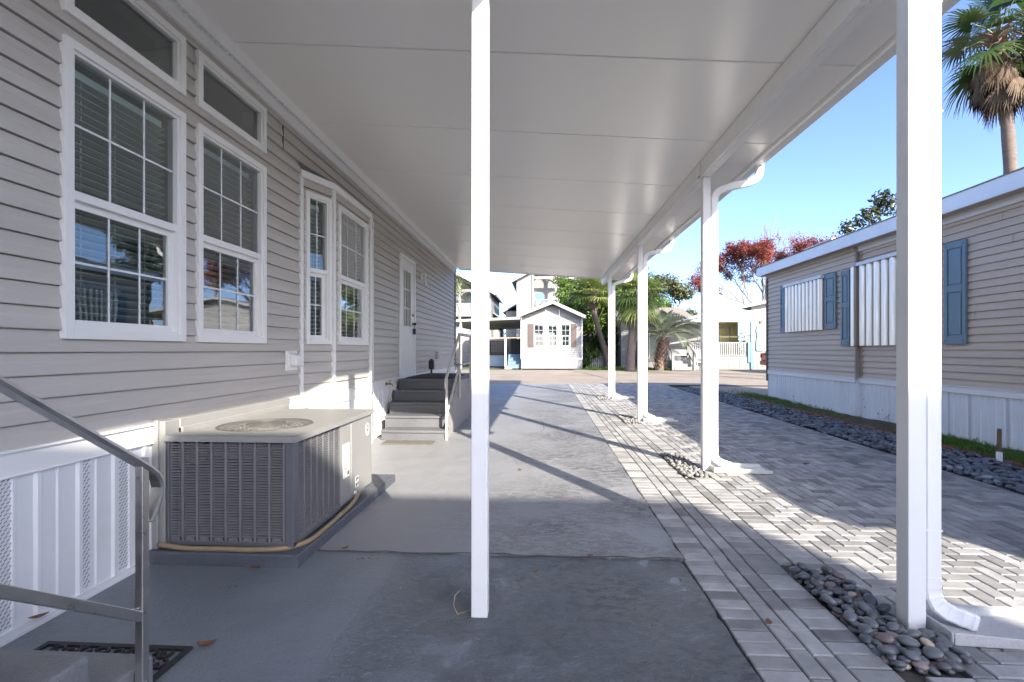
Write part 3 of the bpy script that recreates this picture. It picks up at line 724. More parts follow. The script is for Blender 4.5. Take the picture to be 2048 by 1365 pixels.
# splash blocks
def splash(y, mat, label, w=.13, L=.56):
    x0 = 1.775; yc = y + .015; z = g(y); mb = MB()
    prof = [(-w, 0), (w, 0), (w, .058), (w - .028, .052), (w - .045, .022), (-w + .045, .022), (-w + .028, .052), (-w, .058)]
    a = [(x0, yc + p, z + q + .002) for p, q in prof]; b = [(x0 + L, yc + p * 1.25, z + q * .55 + .002) for p, q in prof]
    n = len(prof); mb.add(a + b, [list(range(n))[::-1], list(range(n, 2*n))] + [(i, (i+1) % n, n + (i+1) % n, n + i) for i in range(n)])
    mb.box((x0 - .012, yc - w, z + .002), (x0 - .0005, yc + w, z + .062)); o = mb.build('splash_block', mat, None, .006, seg=2); return tag(o, label, 'splash block', 'splash blocks under the downspouts')
m_splc = concrete_mat('cast concrete', (.46, .46, .46), 0, (.33, .33, .33), .8); m_splp = M('off white plastic', (.62, .60, .54), .5, var=.08, vs=8)
splash(posts_y[0], m_splc, 'grey concrete splash block under the nearest downspout')
splash(posts_y[1], m_splp, 'cream splash block under the downspout of the second nearest post')
splash(posts_y[2], m_splp, 'cream splash block under the third downspout from the camera')
splash(posts_y[3], m_splp, 'cream splash block under the farthest downspout')

# ================================================================== AIR CONDITIONER
g3 = g(3.3)
mb = MB(); mb.add([(-2.335, 2.772, g3 - .03), (-1.415, 2.772, g3 - .03), (-1.39, 4.62, g3 - .03), (-2.335, 4.62, g3 - .03), (-2.335, 2.772, .098), (-1.415, 2.772, .096), (-1.39, 4.62, .102), (-2.335, 4.62, .102)], [(0,3,2,1), (4,5,6,7), (0,1,5,4), (1,2,6,5), (2,3,7,6), (3,0,4,7)])
tag(mb.build('equipment_pad', m_pad, None, .008, seg=2), 'low dark painted concrete pad under the air conditioner', 'pad')
AX0, AX1, AY0, AY1, AZ0, AZ1 = -2.255, -1.468, 2.83, 4.175, .118, .742
A = thing('air_conditioner', 'boxy grey packaged air conditioner with louvered sides standing against the grey house', 'air conditioner', (-1.86, 3.5, .1))
mb = MB()
mb.box((AX0 + .045, AY0 + .05, AZ0), (AX1 - .05, 3.52, AZ1 - .17))
mb.build('condenser_core', m_fin, A)
mb = MB(); mb.box((AX0, AY0 + .01, AZ0), (AX0 + .028, AY0 + .06, AZ1)); mb.box((AX0, AY0, AZ0), (AX0 + .012, AY0 + .01, AZ1))
mb.box((AX1 - .052, AY0, AZ0), (AX1 - .004, AY0 + .008, AZ1)); mb.box((AX1 - .008, AY0 + .0, AZ0), (AX1, AY0 + .062, AZ1)); mb.box((AX1 - .052, AY0 + .008, AZ0), (AX1 - .02, AY0 + .03, AZ1))
mb.box((AX0, AY0 + .004, AZ0 - .004), (AX1, AY0 + .05, AZ0 + .022)); mb.box((AX1 - .05, AY0 + .06, AZ0 - .004), (AX1 - .002, 3.53, AZ0 + .018))
mb.build('corner_post', m_acdark, A, .003)
for which in (0, 1):                                              # front then side louver panels
    L0 = (AX0 + .014) if which == 0 else (AY0 + .064); L1 = (AX1 - .054) if which == 0 else 3.518
    mb = MB(); nc = 8 if which == 0 else 7
    if which == 0: mb.xf = frame((0, AY0 + .004), (1, 0), (0, -1))
    else: mb.xf = frame((AX1 - .004, 0), (0, 1), (1, 0))
    cw = (L1 - L0) / nc
    for c in range(nc):
        a = L0 + c * cw
        mb.box((a + cw - .015, -.022, AZ0 + .02), (a + cw - .001, .0, AZ1))
        z = AZ0 + .052; k = 0
        while z < AZ1 - .012:
            dx = .004 * math.sin(k * .9 + c)
            wv = .0007 * math.sin(k * 1.3 + c * 2.1)
            mb.add([(a, -.001, z), (a + cw - .015, -.001, z + wv), (a + cw - .015, -.012, z + .006 + wv), (a, -.012, z + .006), (a, -.001, z - .0035), (a + cw - .015, -.001, z - .0035 + wv), (a + cw - .015, -.012, z + .0025 + wv), (a, -.012, z + .0025)],
                   [(0,1,2,3), (4,7,6,5), (0,4,5,1), (1,5,6,2), (0,3,7,4)], )
            z += .0162; k += 1
        mb.add([(a + .002, -.0, AZ0 + .02), (a + cw - .017, -.0, AZ0 + .02), (a + cw - .02, -.0, AZ0 + .024), (a + .005, 0, AZ0 + .024), (a + .012, -.003, AZ0 + .046), (a + cw - .027, -.003, AZ0 + .046)], [(0,1,2,3), (3,2,5,4)])
        mb.box((a + .018, -.002, AZ0 + .028), (a + cw - .034, .008, AZ0 + .036))
    mb.build('louver_panel', m_louver, A)
mb = MB(); mb.box((AX0 + .02, 3.52, AZ0 + .02), (AX1 - .004, 3.716, AZ1)); mb.box((AX0, 3.722, AZ0 + .03), (AX1, AY1, AZ1)); mb.box((AX1 - .03, 3.718, AZ0 + .03), (AX1 - .002, 3.722, AZ1))
mb.box((AX0 + .04, 3.54, AZ0 - .016), (AX1 - .04, AY1 - .04, AZ0 + .03)); cab = mb.build('cabinet', m_acgrey, A, .006, seg=2)
mb = MB(); cxx, cyy, rf = -1.875, 3.245, .30; nseg = 48                     # top cap with a round hole
tx0, tx1, ty0, ty1, tz = AX0 - .012, AX1 + .016, AY0 - .016, AY1 + .012, AZ1 + .036
ring_o = []; ring_i = []
for i in range(nseg):
    a = 2*PI*i/nseg; c, s_ = math.cos(a), math.sin(a)
    t = min((((tx1 if c > 0 else tx0) - cxx) / c) if abs(c) > 1e-6 else 1e9, (((ty1 if s_ > 0 else ty0) - cyy) / s_) if abs(s_) > 1e-6 else 1e9)
    ring_o.append((cxx + c*t, cyy + s_*t, tz)); ring_i.append((cxx + c*rf, cyy + s_*rf, tz + .004))
cors = [(tx0, ty0, tz), (tx1, ty0, tz), (tx1, ty1, tz), (tx0, ty1, tz)]
mb.add(ring_o + ring_i, [(i, (i+1) % nseg, nseg + (i+1) % nseg, nseg + i) for i in range(nseg)])
for cq in cors:                                                     # corner fills
    best = sorted(range(nseg), key=lambda i: math.dist(ring_o[i], cq)); i = best[0]
    j = next(k for k in best[1:] if abs(k - i) in (1, nseg - 1) and ((abs(ring_o[k][0] - cq[0]) < 1e-4) != (abs(ring_o[i][0] - cq[0]) < 1e-4)))
    mb.add([ring_o[i], cq, ring_o[j]], [(0, 1, 2)])
mb.add(ring_i + [(p[0], p[1], tz - .16) for p in ring_i], [(i, (i+1) % nseg, nseg + (i+1) % nseg, nseg + i) for i in range(nseg)])
for a, b in zip(cors, cors[1:] + cors[:1]): mb.quad(a, b, (b[0], b[1], AZ1), (a[0], a[1], AZ1))
for xx in (tx0 + .1, tx0 + .35, tx1 - .12, tx1 - .04): mb.disc((xx, ty0 - .003, tz - .018), .007, .004, 8, 'y')
for yy in (ty0 + .1, ty0 + .5, ty0 + .9, ty1 - .1): mb.disc((tx1 - .001, yy, tz - .018), .007, .004, 8, 'x')
mb.build('top_cap', m_acgrey, A)
mb = MB(); mb.disc((cxx, cyy, tz - .165), .298, .004, 36); mb.build('fan_well', m_fin, A)
mb = MB()
for r_ in (.045, .085, .125, .165, .205, .24, .272, .293): mb.tube([(cxx + r_*math.cos(2*PI*i/36), cyy + r_*math.sin(2*PI*i/36), tz + .006 + .01*(1 - r_/.3)) for i in range(37)], .0024, 5)
for k in range(44):
    a = 2*PI*k/44; mb.tube([(cxx + .13*math.cos(a), cyy + .13*math.sin(a), tz + .014), (cxx + .296*math.cos(a), cyy + .296*math.sin(a), tz + .005)], .0016, 4)
mb.disc((cxx, cyy, tz + .008), .13, .006, 28, 'z', .11); mb.build('fan_grille', M('wire grille', (.13, .128, .122), .45, .3, var=.1), A)
mb = MB(); mb.box((AX1 - .003, 3.565, .33), (AX1 + .0005, 3.68, .585)); lab = mb.build('label', m_label, A)
mb = MB()
for k in range(9): mb.box((AX1 + .0006, 3.575, .56 - k*.02), (AX1 + .0012, 3.575 + (.05 + .04*((k*7) % 3)/2), .566 - k*.02))
mb.box((AX1 + .0006, 3.64, .345), (AX1 + .0012, 3.67, .375)); mb.build('print', m_ink, lab)
mb = MB(); mb.box((AX1, 3.80, .20), (AX1 + .0015, 3.865, .285)); l2 = mb.build('label', m_label, A)
mb = MB()
for (a, b, c, d) in ((3.806, 3.828, .25, .28), (3.836, 3.86, .255, .28), (3.806, 3.83, .205, .235), (3.84, 3.86, .21, .24)): mb.box((AX1 + .0016, a, b and c), (AX1 + .002, b, d))
mb.build('print', m_ink, l2)
mb = MB(); n = 22; mb.add([(AX1 + .002, 4.07 + .040*math.cos(2*PI*i/n), .622 + .052*math.sin(2*PI*i/n)) for i in range(n)] + [(AX1 - .001, 4.07 + .042*math.cos(2*PI*i/n), .622 + .054*math.sin(2*PI*i/n)) for i in range(n)], [list(range(n))] + [(i, (i+1) % n, n + (i+1) % n, n + i) for i in range(n)]); e1 = mb.build('emblem', m_label, A)
mb = MB(); mb.add([(AX1 + .0028, 4.07 + .027*math.cos(2*PI*i/n), .632 + .031*math.sin(2*PI*i/n)) for i in range(n)], [list(range(n))]); mb.build('disc', m_red, e1)
mb = MB(); mb.add([(AX1 + .0034, 4.07 + .011*math.cos(2*PI*i/n), .634 + .014*math.sin(2*PI*i/n)) for i in range(n)], [list(range(n))]); mb.box((AX1 + .0026, 4.053, .583), (AX1 + .003, 4.087, .594)); mb.build('disc_centre', m_label, e1)
mb = MB(); mb.box((AX1, 3.80, .125), (AX1 + .02, 3.825, .15)); mb.tube([(AX1 - .02, 3.79, .165), (AX1 + .035, 3.79, .165)], .014, 8); mb.build('drain_stub', m_label, A)
mb = MB(); mb.box((-2.332, 2.83, .1), (-2.268, 2.95, .86)); mb.box((-2.332, 2.95, .80), (-2.262, 4.30, .862)); mb.box((-2.332, 4.18, .1), (-2.268, 4.30, .80)); mb.box((-2.262, 2.95, .775), (-2.245, 4.25, .81)); mb.box((-2.336, 2.81, .08), (-2.30, 2.83, .87)); mb.build('duct_flange', m_acgrey, A, .004)
mb = MB(); hp = [(-2.28, 2.80, .128), (-2.1, 2.795, .112), (-1.9, 2.80, .111), (-1.68, 2.80, .112), (-1.52, 2.835, .112), (-1.435, 2.95, .112), (-1.425, 3.15, .113), (-1.432, 3.4, .113), (-1.43, 3.62, .125), (-1.433, 3.74, .15), (-1.44, 3.79, .166)]
hs = []
for i in range(len(hp) - 1):
    p0, p1, p2, p3 = (Vector(hp[max(0, min(len(hp)-1, i + k))]) for k in (-1, 0, 1, 2))
    for k in range(6): t = k/6; hs.append(.5*((2*p1) + (p2-p0)*t + (2*p0-5*p1+4*p2-p3)*t*t + (3*p1-p0-3*p2+p3)*t**3))
hs.append(Vector(hp[-1])); mb.tube(hs, .0155, 10)
tag(mb.build('drain_hose', m_hose, None, smooth=True), 'tan drain hose lying along the edge of the air conditioner pad', 'hose')

# ================================================================== STEPS AND RAILS
gs = g(6.9)
ST = thing('porch_steps', 'grey painted porch steps with a pale handrail leading up to the white door', 'steps', (-1.75, 7.5, gs))
tr = [(6.64, .19, -2.20, -1.325), (6.92, .352, -2.24, -1.345), (7.20, .514, -2.26, -1.345), (7.48, .672, -2.27, -1.345), (7.76, .828, -2.28, -1.345)]
for k, (y, z, x0, x1) in enumerate(tr):
    mb = MB(); y1 = tr[k+1][0] if k < 4 else 9.9
    mb.box((x0, y, gs - .03), (x1, y1 + (.0 if k < 4 else 0), z - .035)); mb.box((x0 - .003, y - .018, z - .035), (x1 + .012, y1 + (.012 if k < 4 else .01), z)); mb.build('step', m_step, ST, .006, seg=2)
mb = MB(); xs = -1.345 + .002
mb.prism([(xs, 6.64, gs - .02), (xs, 9.9, gs - .02), (xs, 9.9, .79), (xs, 7.76, .79), (xs, 7.48, .63), (xs, 7.20, .475), (xs, 6.92, .315), (xs, 6.66, .15)], (.016, 0, 0))
mb.box((xs + .016, 8.50, gs), (xs + .019, 8.515, .79)); mb.build('side_panel', M('grey side board', (.30, .29, .285), .6, var=.06), ST)
xr = -1.30
mb = MB(); prof_w, prof_h = .052, .030
mb.bar([(xr, 6.66, .755), (xr, 6.63, .83), (xr, 6.66, .905), (xr, 7.05, 1.135), (xr, 7.74, 1.545), (xr, 8.6, 1.548), (xr, 9.85, 1.55)], prof_w, prof_h, up=(1, 0, 0))
mb.s = None; mb.build('handrail', m_paintrail, ST, .008, seg=2)
mb = MB(); mb.bar([(xr, 6.70, .40), (xr, 7.78, 1.055), (xr, 9.85, 1.06)], .026, .03, up=(1, 0, 0)); mb.build('lower_rail', m_paintrail, ST, .004)
for (y, z0, z1) in ((6.70, gs, .90), (7.80, .52, 1.535), (8.95, .52, 1.535), (9.8, .52, 1.535)):
    mb = MB(); mb.box((xr - .016, y - .016, z0), (xr + .016, y + .016, z1)); o = mb.build('rail_post', m_paintrail, ST, .003)
    if z0 > .3:
        b = MB(); b.disc((xr + .016, y, z0 + .05), .009, .006, 8, 'x'); b.disc((xr + .016, y, z0 + .17), .009, .006, 8, 'x'); b.build('bolt', m_alu, o)
mb = MB(); mb.box((-2.2, 7.86, .829), (-1.42, 9.0, .842))
for i in range(16):
    for j in range(22): mb.box((-2.18 + i*.048, 7.89 + j*.05, .842), (-2.15 + i*.048, 7.92 + j*.05, .852))
tag(mb.build('door_mat', m_black), 'black rubber door mat on top of the porch steps at the white door', 'door mat')
mb = MB(); mb.box((-2.11, 6.345, gs), (-1.435, 6.60, gs + .012)); tag(mb.build('door_mat', m_mat, None, .004), 'thin brown woven mat on the driveway at the foot of the porch steps', 'door mat')
L_ = thing('post_lantern', 'small black plastic box on a short stake standing on the porch by the far siding', 'garden light', (-2.19, 9.7, .83))
mb = MB(); mb.box((-2.205, 9.685, .83), (-2.175, 9.715, .91)); mb.build('stake', m_black, L_)
mb = MB(); mb.box((-2.24, 9.65, .91), (-2.14, 9.75, 1.09)); mb.box((-2.22, 9.67, 1.09), (-2.16, 9.73, 1.115)); mb.build('housing', m_black, L_, .012, seg=2)
# near steps (bottom left) with aluminium rail
NS = thing('entry_steps', 'grey painted concrete steps rising at the near left corner beside the white skirting', 'steps', (-1.9, 1.3, 0))
for k, (y, z) in enumerate(((1.765, .150), (1.505, .310), (1.245, .470), (.985, .630))):
    mb = MB(); mb.box((-2.30, -.6 if k == 3 else y - .265, -.03), (-1.452, y, z)); mb.build('step', m_step2, NS, .018, seg=3)
NR = thing('stair_handrail', 'bare aluminium stair handrail with curled end in the near left corner', 'handrail', (-1.43, 1.67, 0))
mb = MB(); mb.box((-1.438, 1.655, -.02), (-1.408, 1.685, .905)); np1 = mb.build('rail_post', m_alu, NR, .003, seg=2)
mb = MB(); mb.disc((-1.408, 1.67, .10), .009, .006, 10, 'x'); mb.build('bolt', M('steel bolt', (.5, .48, .46), .3, 1), np1)
mb = MB(); mb.box((-1.438, .25, -.02), (-1.408, .28, 1.86)); mb.build('rail_post', m_alu, NR, .003, seg=2)
hr = [(-1.423, -.2, 2.19), (-1.423, .6, 1.632), (-1.423, 1.60, .935), (-1.423, 1.645, .903), (-1.423, 1.69, .870), (-1.423, 1.722, .842), (-1.423, 1.742, .812), (-1.423, 1.748, .782), (-1.423, 1.742, .752), (-1.423, 1.722, .712), (-1.423, 1.697, .668)]
pr = [(.015, -.019), (.015, .019), (.004, .023), (-.004, .020), (-.009, .011), (-.009, -.011), (-.004, -.020), (.004, -.023)]
mb = MB(); mb.sweep(hr, pr, up=(1, 0, 0)); mb.build('handrail', m_alu, NR, smooth=False)
mb = MB(); mb.box((-1.436, 1.0, 0), (-1.41, 1.001, .0005)); mb = MB(); mb.bar([(-1.423, -.2, 1.63), (-1.423, 1.657, .345)], .026, .032); mb.build('lower_rail', m_alu, NR, .002)
mb = MB(); rw = random.Random(2)
for i in range(26): mb.disc((-1.43 + rw.uniform(-.012, .014), 1.650 + rw.uniform(-.004, .002), .33 + rw.uniform(.0, .05)), rw.uniform(.003, .006), .004, 6)
mb.build('weld_bead', m_alu, np1, smooth=True)
# scroll pattern rubber mat in front of those steps
sc = MB(); mx0, mx1, my0, my1 = -2.14, -1.485, 1.70, 2.01; mz = g(1.9)
for (a, b) in (((mx0, my0), (mx1, my0 + .022)), ((mx0, my1 - .022), (mx1, my1)), ((mx0, my0 + .022), (mx0 + .022, my1 - .022)), ((mx1 - .022, my0 + .022), (mx1, my1 - .022))): sc.box((a[0], a[1], mz), (b[0], b[1], mz + .012))
for i in range(9):
    for j in range(4):
        cx_, cy_ = mx0 + .055 + i * .068 + (.034 if j % 2 else 0), my0 + .055 + j * .068
        if cx_ > mx1 - .05: continue
        s_ = 1 if (i + j) % 2 else -1; pts = []
        for k in range(15): th = k * .42; r_ = .034 - .0019 * k; pts.append((cx_ + r_*math.cos(s_*th + i), cy_ + r_*math.sin(s_*th + i), mz + .006))
        sc.sweep(pts, [(-.0055, -.006), (.0055, -.006), (.0055, .006), (-.0055, .006)])
tag(sc.build('door_mat', m_black), 'black rubber scroll pattern mat on the driveway at the foot of the near left steps', 'door mat')

# ================================================================== TAN HOUSE (right)
TH = thing('mobile_home', 'tan mobile home with slate blue shutters and storm panels along the right side', 'house', (5.5, 5, 0))
XF, XN = 5.50, 5.56; YS = 8.92; Y0, Y1 = -1.25, 12.25
TN = (-1, 0)
mb = MB()
siding(mb, (XF, YS), (0, 1), TN, Y1 - YS, .80, 3.12, .098, .80)
siding(mb, (XN, Y0), (0, 1), TN, YS - Y0, .80, 3.12, .098, .80)
siding(mb, (XF, YS), (1, 0), (0, -1), XN - XF + .01, .80, 3.12, .098, .80)
siding(mb, (XF, Y1), (1, 0), (0, 1), 4.0, .80, 3.12, .098, .80); siding(mb, (XN, Y0), (1, 0), (0, -1), 4.0, .80, 3.12, .098, .80)
tw = mb.build('wall', m_tan, TH)
mb = MB(); cracks(mb, (XN, Y0), (0, 1), TN, YS - Y0, .82, 3.0, .098, .80, 40, 3, [(7.95 - Y0 - 1.2, 9.1 - Y0)]); cracks(mb, (XF, YS), (0, 1), TN, Y1 - YS, .82, 3.0, .098, .80, 5, 8, [(.3, 3)]); mb.build('siding_joint', m_seam, tw)
mb = MB()
for (x, y) in ((XF - .018, YS - .03), (XN - .02, YS - .10)): mb.box((x, y, .80), (x + .045, y + .035, 3.12))
mb.build('corner_trim', M('tan corner trim', (.33, .275, .225), .5), TH, .003)
mb = MB(); mb.box((XF - .03, Y1 - .02, .55), (XF + .05, Y1 + .03, 3.12)); mb.build('corner_trim', M('dark brown corner trim', (.13, .09, .08), .6), TH)
mb = MB(); mb.box((XF - .02, YS, .72), (XF + .01, Y1, .80)); mb.box((XN - .022, Y0, .72), (XN + .01, YS - .005, .80)); mb.box((XF - .03, YS, .80), (XF, Y1, .812)); mb.box((XN - .032, Y0, .80), (XN, YS - .005, .812)); mb.build('skirt_band', m_trim, TH, .003)
skirting((XF + .01, YS), (0, 1), TN, Y1 - YS, g(10) + .03, .72, TH, [])
skirting((XN + .01, Y0), (0, 1), TN, YS - Y0, g(5) + .03, .72, TH, [(v - Y0, .06) for v in (5.52, 6.2, 6.72, 7.05, 4.8, 4.1)], period=.205)
skirting((XF, Y1), (1, 0), (0, 1), 4, g(12), .72, TH, [])
mb = MB(); mb.box((XF, YS, 0), (XN + .02, YS + .01, .80)); mb.build('skirting_return', m_skirt, TH)
sr = random.Random(5)
for (yy, zz, n_) in ((8.2, .20, 7), (8.75, .36, 2), (8.35, .26, 2), (11.0, .2, 4), (11.4, .17, 3), (6.6, .10, 3)):
    for _ in range(n_):
        a, b = yy + sr.gauss(0, .03), zz + sr.gauss(0, .05); s_ = sr.uniform(.008, .022); xx = (XN if yy < YS else XF) - .0085
        sp = MB(); sp.add([(xx, a + s_*math.cos(t)*sr.uniform(.5, 1), b + s_*1.4*math.sin(t)*sr.uniform(.5, 1)) for t in (0, 1.1, 2.2, 3.3, 4.4, 5.4)], [(0,1,2,3,4,5)]); sp.build('paint_chip', m_seam, TH)
mb = MB(); mb.box((5.285, Y0 - .2, 3.085), (5.31, Y1 + .12, 3.285)); mb.box((5.28, Y0 - .2, 3.285), (5.33, Y1 + .12, 3.297)); mb.box((5.31, Y1 + .09, 3.09), (9.5, Y1 + .12, 3.28)); mb.box((5.2835, 9.55, 3.09), (5.285, 9.556, 3.28)); mb.build('fascia', m_fasc, TH)
mb = MB(); mb.box((5.31, Y0 - .2, 3.10), (XF + .2, Y1 + .1, 3.115)); mb.box((XF - .035, YS, 3.03), (XF + .02, Y1, 3.10)); mb.build('soffit', M('beige soffit', (.45, .39, .33), .6), TH)
mb = MB(); mb.box((XN - .045, Y0, 3.01), (XN - .005, YS - .02, 3.10)); mb.build('frieze_board', m_fasc, TH)
mb = MB(); mb.prism([(5.27, Y0 - .22, 3.298), (7.4, Y0 - .22, 3.66), (9.6, Y0 - .22, 3.298), (9.6, Y0 - .22, 3.27), (5.27, Y0 - .22, 3.285)], (0, Y1 - Y0 + .36, 0)); rf_ = mb.build('roof', m_roof, TH)
mb = MB(); mb.box((6.0, Y0, .1), (9.5, Y1 - .05, 3.26)); mb.build('body', m_tan, TH)
mb = MB(); mb.tube([(5.36, 9.32, 3.33), (5.36, 9.85, 3.33)], .04, 8); mb.tube([(5.40, 9.85, 3.34), (5.38, 10.35, 3.335)], .03, 8); mb.build('roof_pipe', M('pale rusty pipe', (.55, .42, .33), .6, var=.3, vs=8), rf_)
def storm(y0, y1, z0, z1, x, nribs):
    mb = MB(); L = y1 - y0; p = L / nribs; pr = []
    for k in range(nribs):
        a = y0 + k * p
        pr += [(a, x - .025), (a + p*.30, x - .025), (a + p*.42, x - .075), (a + p*.80, x - .075), (a + p*.92, x - .025)]
    pr.append((y1, x - .025))
    for (a0, b0), (a1, b1) in zip(pr[:-1], pr[1:]): mb.quad((b0, a0, z0), (b1, a1, z0), (b1, a1, z1 - .04), (b0, a0, z1 - .04))
    o = mb.build('storm_panel', m_galv, TH)
    mb = MB(); mb.box((x - .095, y0 - .03, z1 - .05), (x - .014, y1 + .03, z1 + .012)); mb.build('header_track', m_fasc, o, .004)
    mb = MB(); mb.box((x - .022, y0, z0), (x - .012, y1, z1 - .06)); mb.build('backing', m_seam, o); return o
def shutter(y0, y1, z0, z1, x):
    mb = MB(); x1 = x - .014; w = .05
    mb.box((x1 - .016, y0, z0), (x1, y1, z1)); mb.box((x1 - .030, y0, z0), (x1 - .016, y0 + w, z1)); mb.box((x1 - .030, y1 - w, z0), (x1 - .016, y1, z1))
    zm = z0 + (z1 - z0) * .54
    for (a, b) in ((z0, z0 + .11), (zm - .045, zm + .045), (z1 - .09, z1)): mb.box((x1 - .030, y0 + w, a), (x1 - .016, y1 - w, b))
    for (a, b) in ((z0 + .13, zm - .065), (zm + .065, z1 - .11)): mb.box((x1 - .026, y0 + w + .025, a), (x1 - .016, y1 - w - .025, b))
    o = mb.build('shutter', m_shut, TH, .004)
    b = MB()
    for yy in (y0 + .025, y1 - .025):
        for zz in (z0 + .05, z1 - .05): b.disc((x1 - .033, yy, zz), .008, .004, 8, 'x')
    b.build('screw', m_black, o)
storm(9.86, 11.28, 1.69, 2.74, XF, 10); shutter(11.30, 11.55, 1.70, 2.765, XF); shutter(9.44, 9.79, 1.69, 2.745, XF)
storm(7.18, 8.84, 1.37, 2.80, XN, 9); shutter(9.03, 9.28, 1.37, 2.73, XF); shutter(6.72, 7.06, 1.37, 2.745, XN)
mb = MB(); mb.box((XN - .11, 8.86, 1.37), (XN - .02, 8.90, 2.72)); mb.box((XN - .125, 8.87, 1.36), (XN - .11, 8.96, 2.75)); mb.build('panel_bracket', m_galv, TH, .004)
# edging strip, stake, ground cover
mb = MB(); er = random.Random(8); yy = -2.5
while yy < 14.5:
    L = er.uniform(.18, .42); x = 5.06 + .02*math.sin(yy*1.7) + er.uniform(-.008, .008); z = g(yy)
    mb.add([(x, yy, z - .03), (x + .035, yy, z - .03), (x + .035 + er.uniform(-.01, .01), yy + L, z - .03), (x + er.uniform(-.01, .01), yy + L, z - .03), (x + .003, yy, z + .035 + er.uniform(0, .02)), (x + .03, yy, z + .035 + er.uniform(0, .02)), (x + .03, yy + L, z + .035 + er.uniform(0, .02)), (x + .003, yy + L, z + .035 + er.uniform(0, .02))],
           [(0,3,2,1), (4,5,6,7), (0,1,5,4), (1,2,6,5), (2,3,7,6), (3,0,4,7)]); yy += L + .004
tag(mb.build('garden_edging', m_edging), 'low orange terracotta edging between the river stones and the tan house', 'edging')
SK = thing('marker_stake', 'leaning wooden stake with a white painted foot among the stones by the tan house', 'stake', (5.03, 5.72, .03))
mb = MB(); mb.sweep([(5.035, 5.70, .16), (5.06, 5.73, .30), (5.075, 5.745, .42)], [(-.016, -.012), (.016, -.012), (.016, .012), (-.016, .012)], up=(0, 1, 0)); mb.build('shaft', m_wood, SK)
mb = MB(); mb.sweep([(5.0, 5.66, .0), (5.034, 5.699, .17)], [(-.022, -.016), (.022, -.016), (.022, .016), (-.022, .016)], up=(0, 1, 0)); mb.build('foot', m_label, SK)

def blades(name, pts, h, w, mat, kind, seed=1, lean=.5, flat=False):
    rs = np.random.RandomState(seed); n = len(pts); P_ = np.array(pts, dtype=float)
    a = rs.uniform(0, 2*PI, n); hh = h * rs.uniform(.5, 1.2, n); ww = w * rs.uniform(.6, 1.2, n)
    d = np.stack([np.cos(a), np.sin(a), np.zeros(n)], 1); s = np.stack([-np.sin(a), np.cos(a), np.zeros(n)], 1)
    up = np.array([0, 0, 1.])
    if flat:
        nrm = rs.normal(0, .35, (n, 3)); t1 = d + nrm*.5
        A_ = P_ - s*ww[:, None]/2; B = P_ + t1*hh[:, None]*.5 - s*ww[:, None]*.3; C_ = P_ + t1*hh[:, None]; D = P_ + t1*hh[:, None]*.5 + s*ww[:, None]*.6
        V = np.stack([A_, B, C_, D], 1).reshape(-1, 3)
    else:
        tip = P_ + up*hh[:, None] + d*hh[:, None]*lean*rs.uniform(.2, 1.2, (n, 1)); mid = P_ + up*hh[:, None]*.55 + d*hh[:, None]*lean*.25
        V = np.stack([P_ - s*ww[:, None]/2, P_ + s*ww[:, None]/2, mid + s*ww[:, None]*.35, tip], 1).reshape(-1, 3)
    F = np.arange(4*n).reshape(n, 4); return tag(np_mesh(name, V, F, mat, None, rs.uniform(0, 1, n)), kind=kind)
gr = random.Random(9); pts = []
for (c, s_, n_, sx) in ((6.55, .42, 2600, .11), (5.6, .25, 500, .07), (11.4, .9, 1600, .13), (9.6, .7, 380, .1), (12.6, .7, 1100, .15), (4.2, .5, 500, .1)):
    for _ in range(n_):
        y = gr.gauss(c, s_); x = min(5.5, max(5.10, 5.30 + gr.gauss(0, sx))); pts.append((x, y, g(y) + .015 + .06*(x - 5.04)/.5))
tag(blades('grass', pts, .055, .007, m_grass, 'stuff', 3), 'patchy bright green grass between terracotta edging and tan house', 'grass')
pts = [(gr.uniform(5.1, 5.5), gr.uniform(-1, 13), 0) for _ in range(2600)]; pts = [(x, y, g(y) + .035 + .05*(x - 5.04)/.5) for x, y, z in pts]
tag(blades('leaf_litter', pts, .05, .022, m_litter, 'stuff', 4, flat=True), 'brown leaf litter on the bare soil beside the tan house', 'leaf litter')
# fallen leaves, single ones
def leaf(x, y, z, s, rot, label, curl=.3):
    mb = MB(); n = 7; V = []; c, s2 = math.cos(rot), math.sin(rot)
    for i in range(n + 1):
        t = i / n; w = s * .28 * math.sin(PI * min(1, t*.92 + .04)) ** .8; u = (t - .5) * s; zz = curl * s * (2*t - 1)**2 * .5 + .003
        for sg in (-1, 0, 1): V.append((x + u*c - sg*w*s2, y + u*s2 + sg*w*c, z + zz + abs(sg)*w*.35))
    mb.add(V, [(3*i + k, 3*i + k + 1, 3*i + k + 4, 3*i + k + 3) for i in range(n) for k in (0, 1)])
    o = mb.build('fallen_leaf', m_brownleaf, None, smooth=True); tag(o, label, 'leaf')
leaf(-1.44, 2.035, g(2), .075, .3, 'curled orange brown dead leaf at the corner of the near scroll mat', .5)
leaf(-2.285, 2.10, .07, .07, .9, 'brown dead leaf resting on the skirting track above the near mat')
leaf(-2.0, 2.33, g(2.3) + .001, .045, 1.2, 'small brown dead leaf on the shaded driveway near the skirting')
leaf(-1.66, 2.765, g(2.7), .06, .2, 'reddish dead leaf lying at the near front edge of the air conditioner pad', .4)
leaf(-1.25, 3.06, g(3), .05, .8, 'reddish dead leaf by the driveway joint near the corner of the air conditioner pad', .6)
leaf(-.22, 5.1, g(5) + .004, .06, 1.9, 'orange brown dead leaf on the sunlit driveway behind the centre post')
leaf(1.06, 2.35, g(2.3) + .002, .05, 1.4, 'brown dead leaf on the narrow paver course left of the nearest pebble bed')
leaf(2.9, 5.55, g(5.5) + .003, .08, .1, 'dark brown dead leaf on the shaded pavers right of the second post')
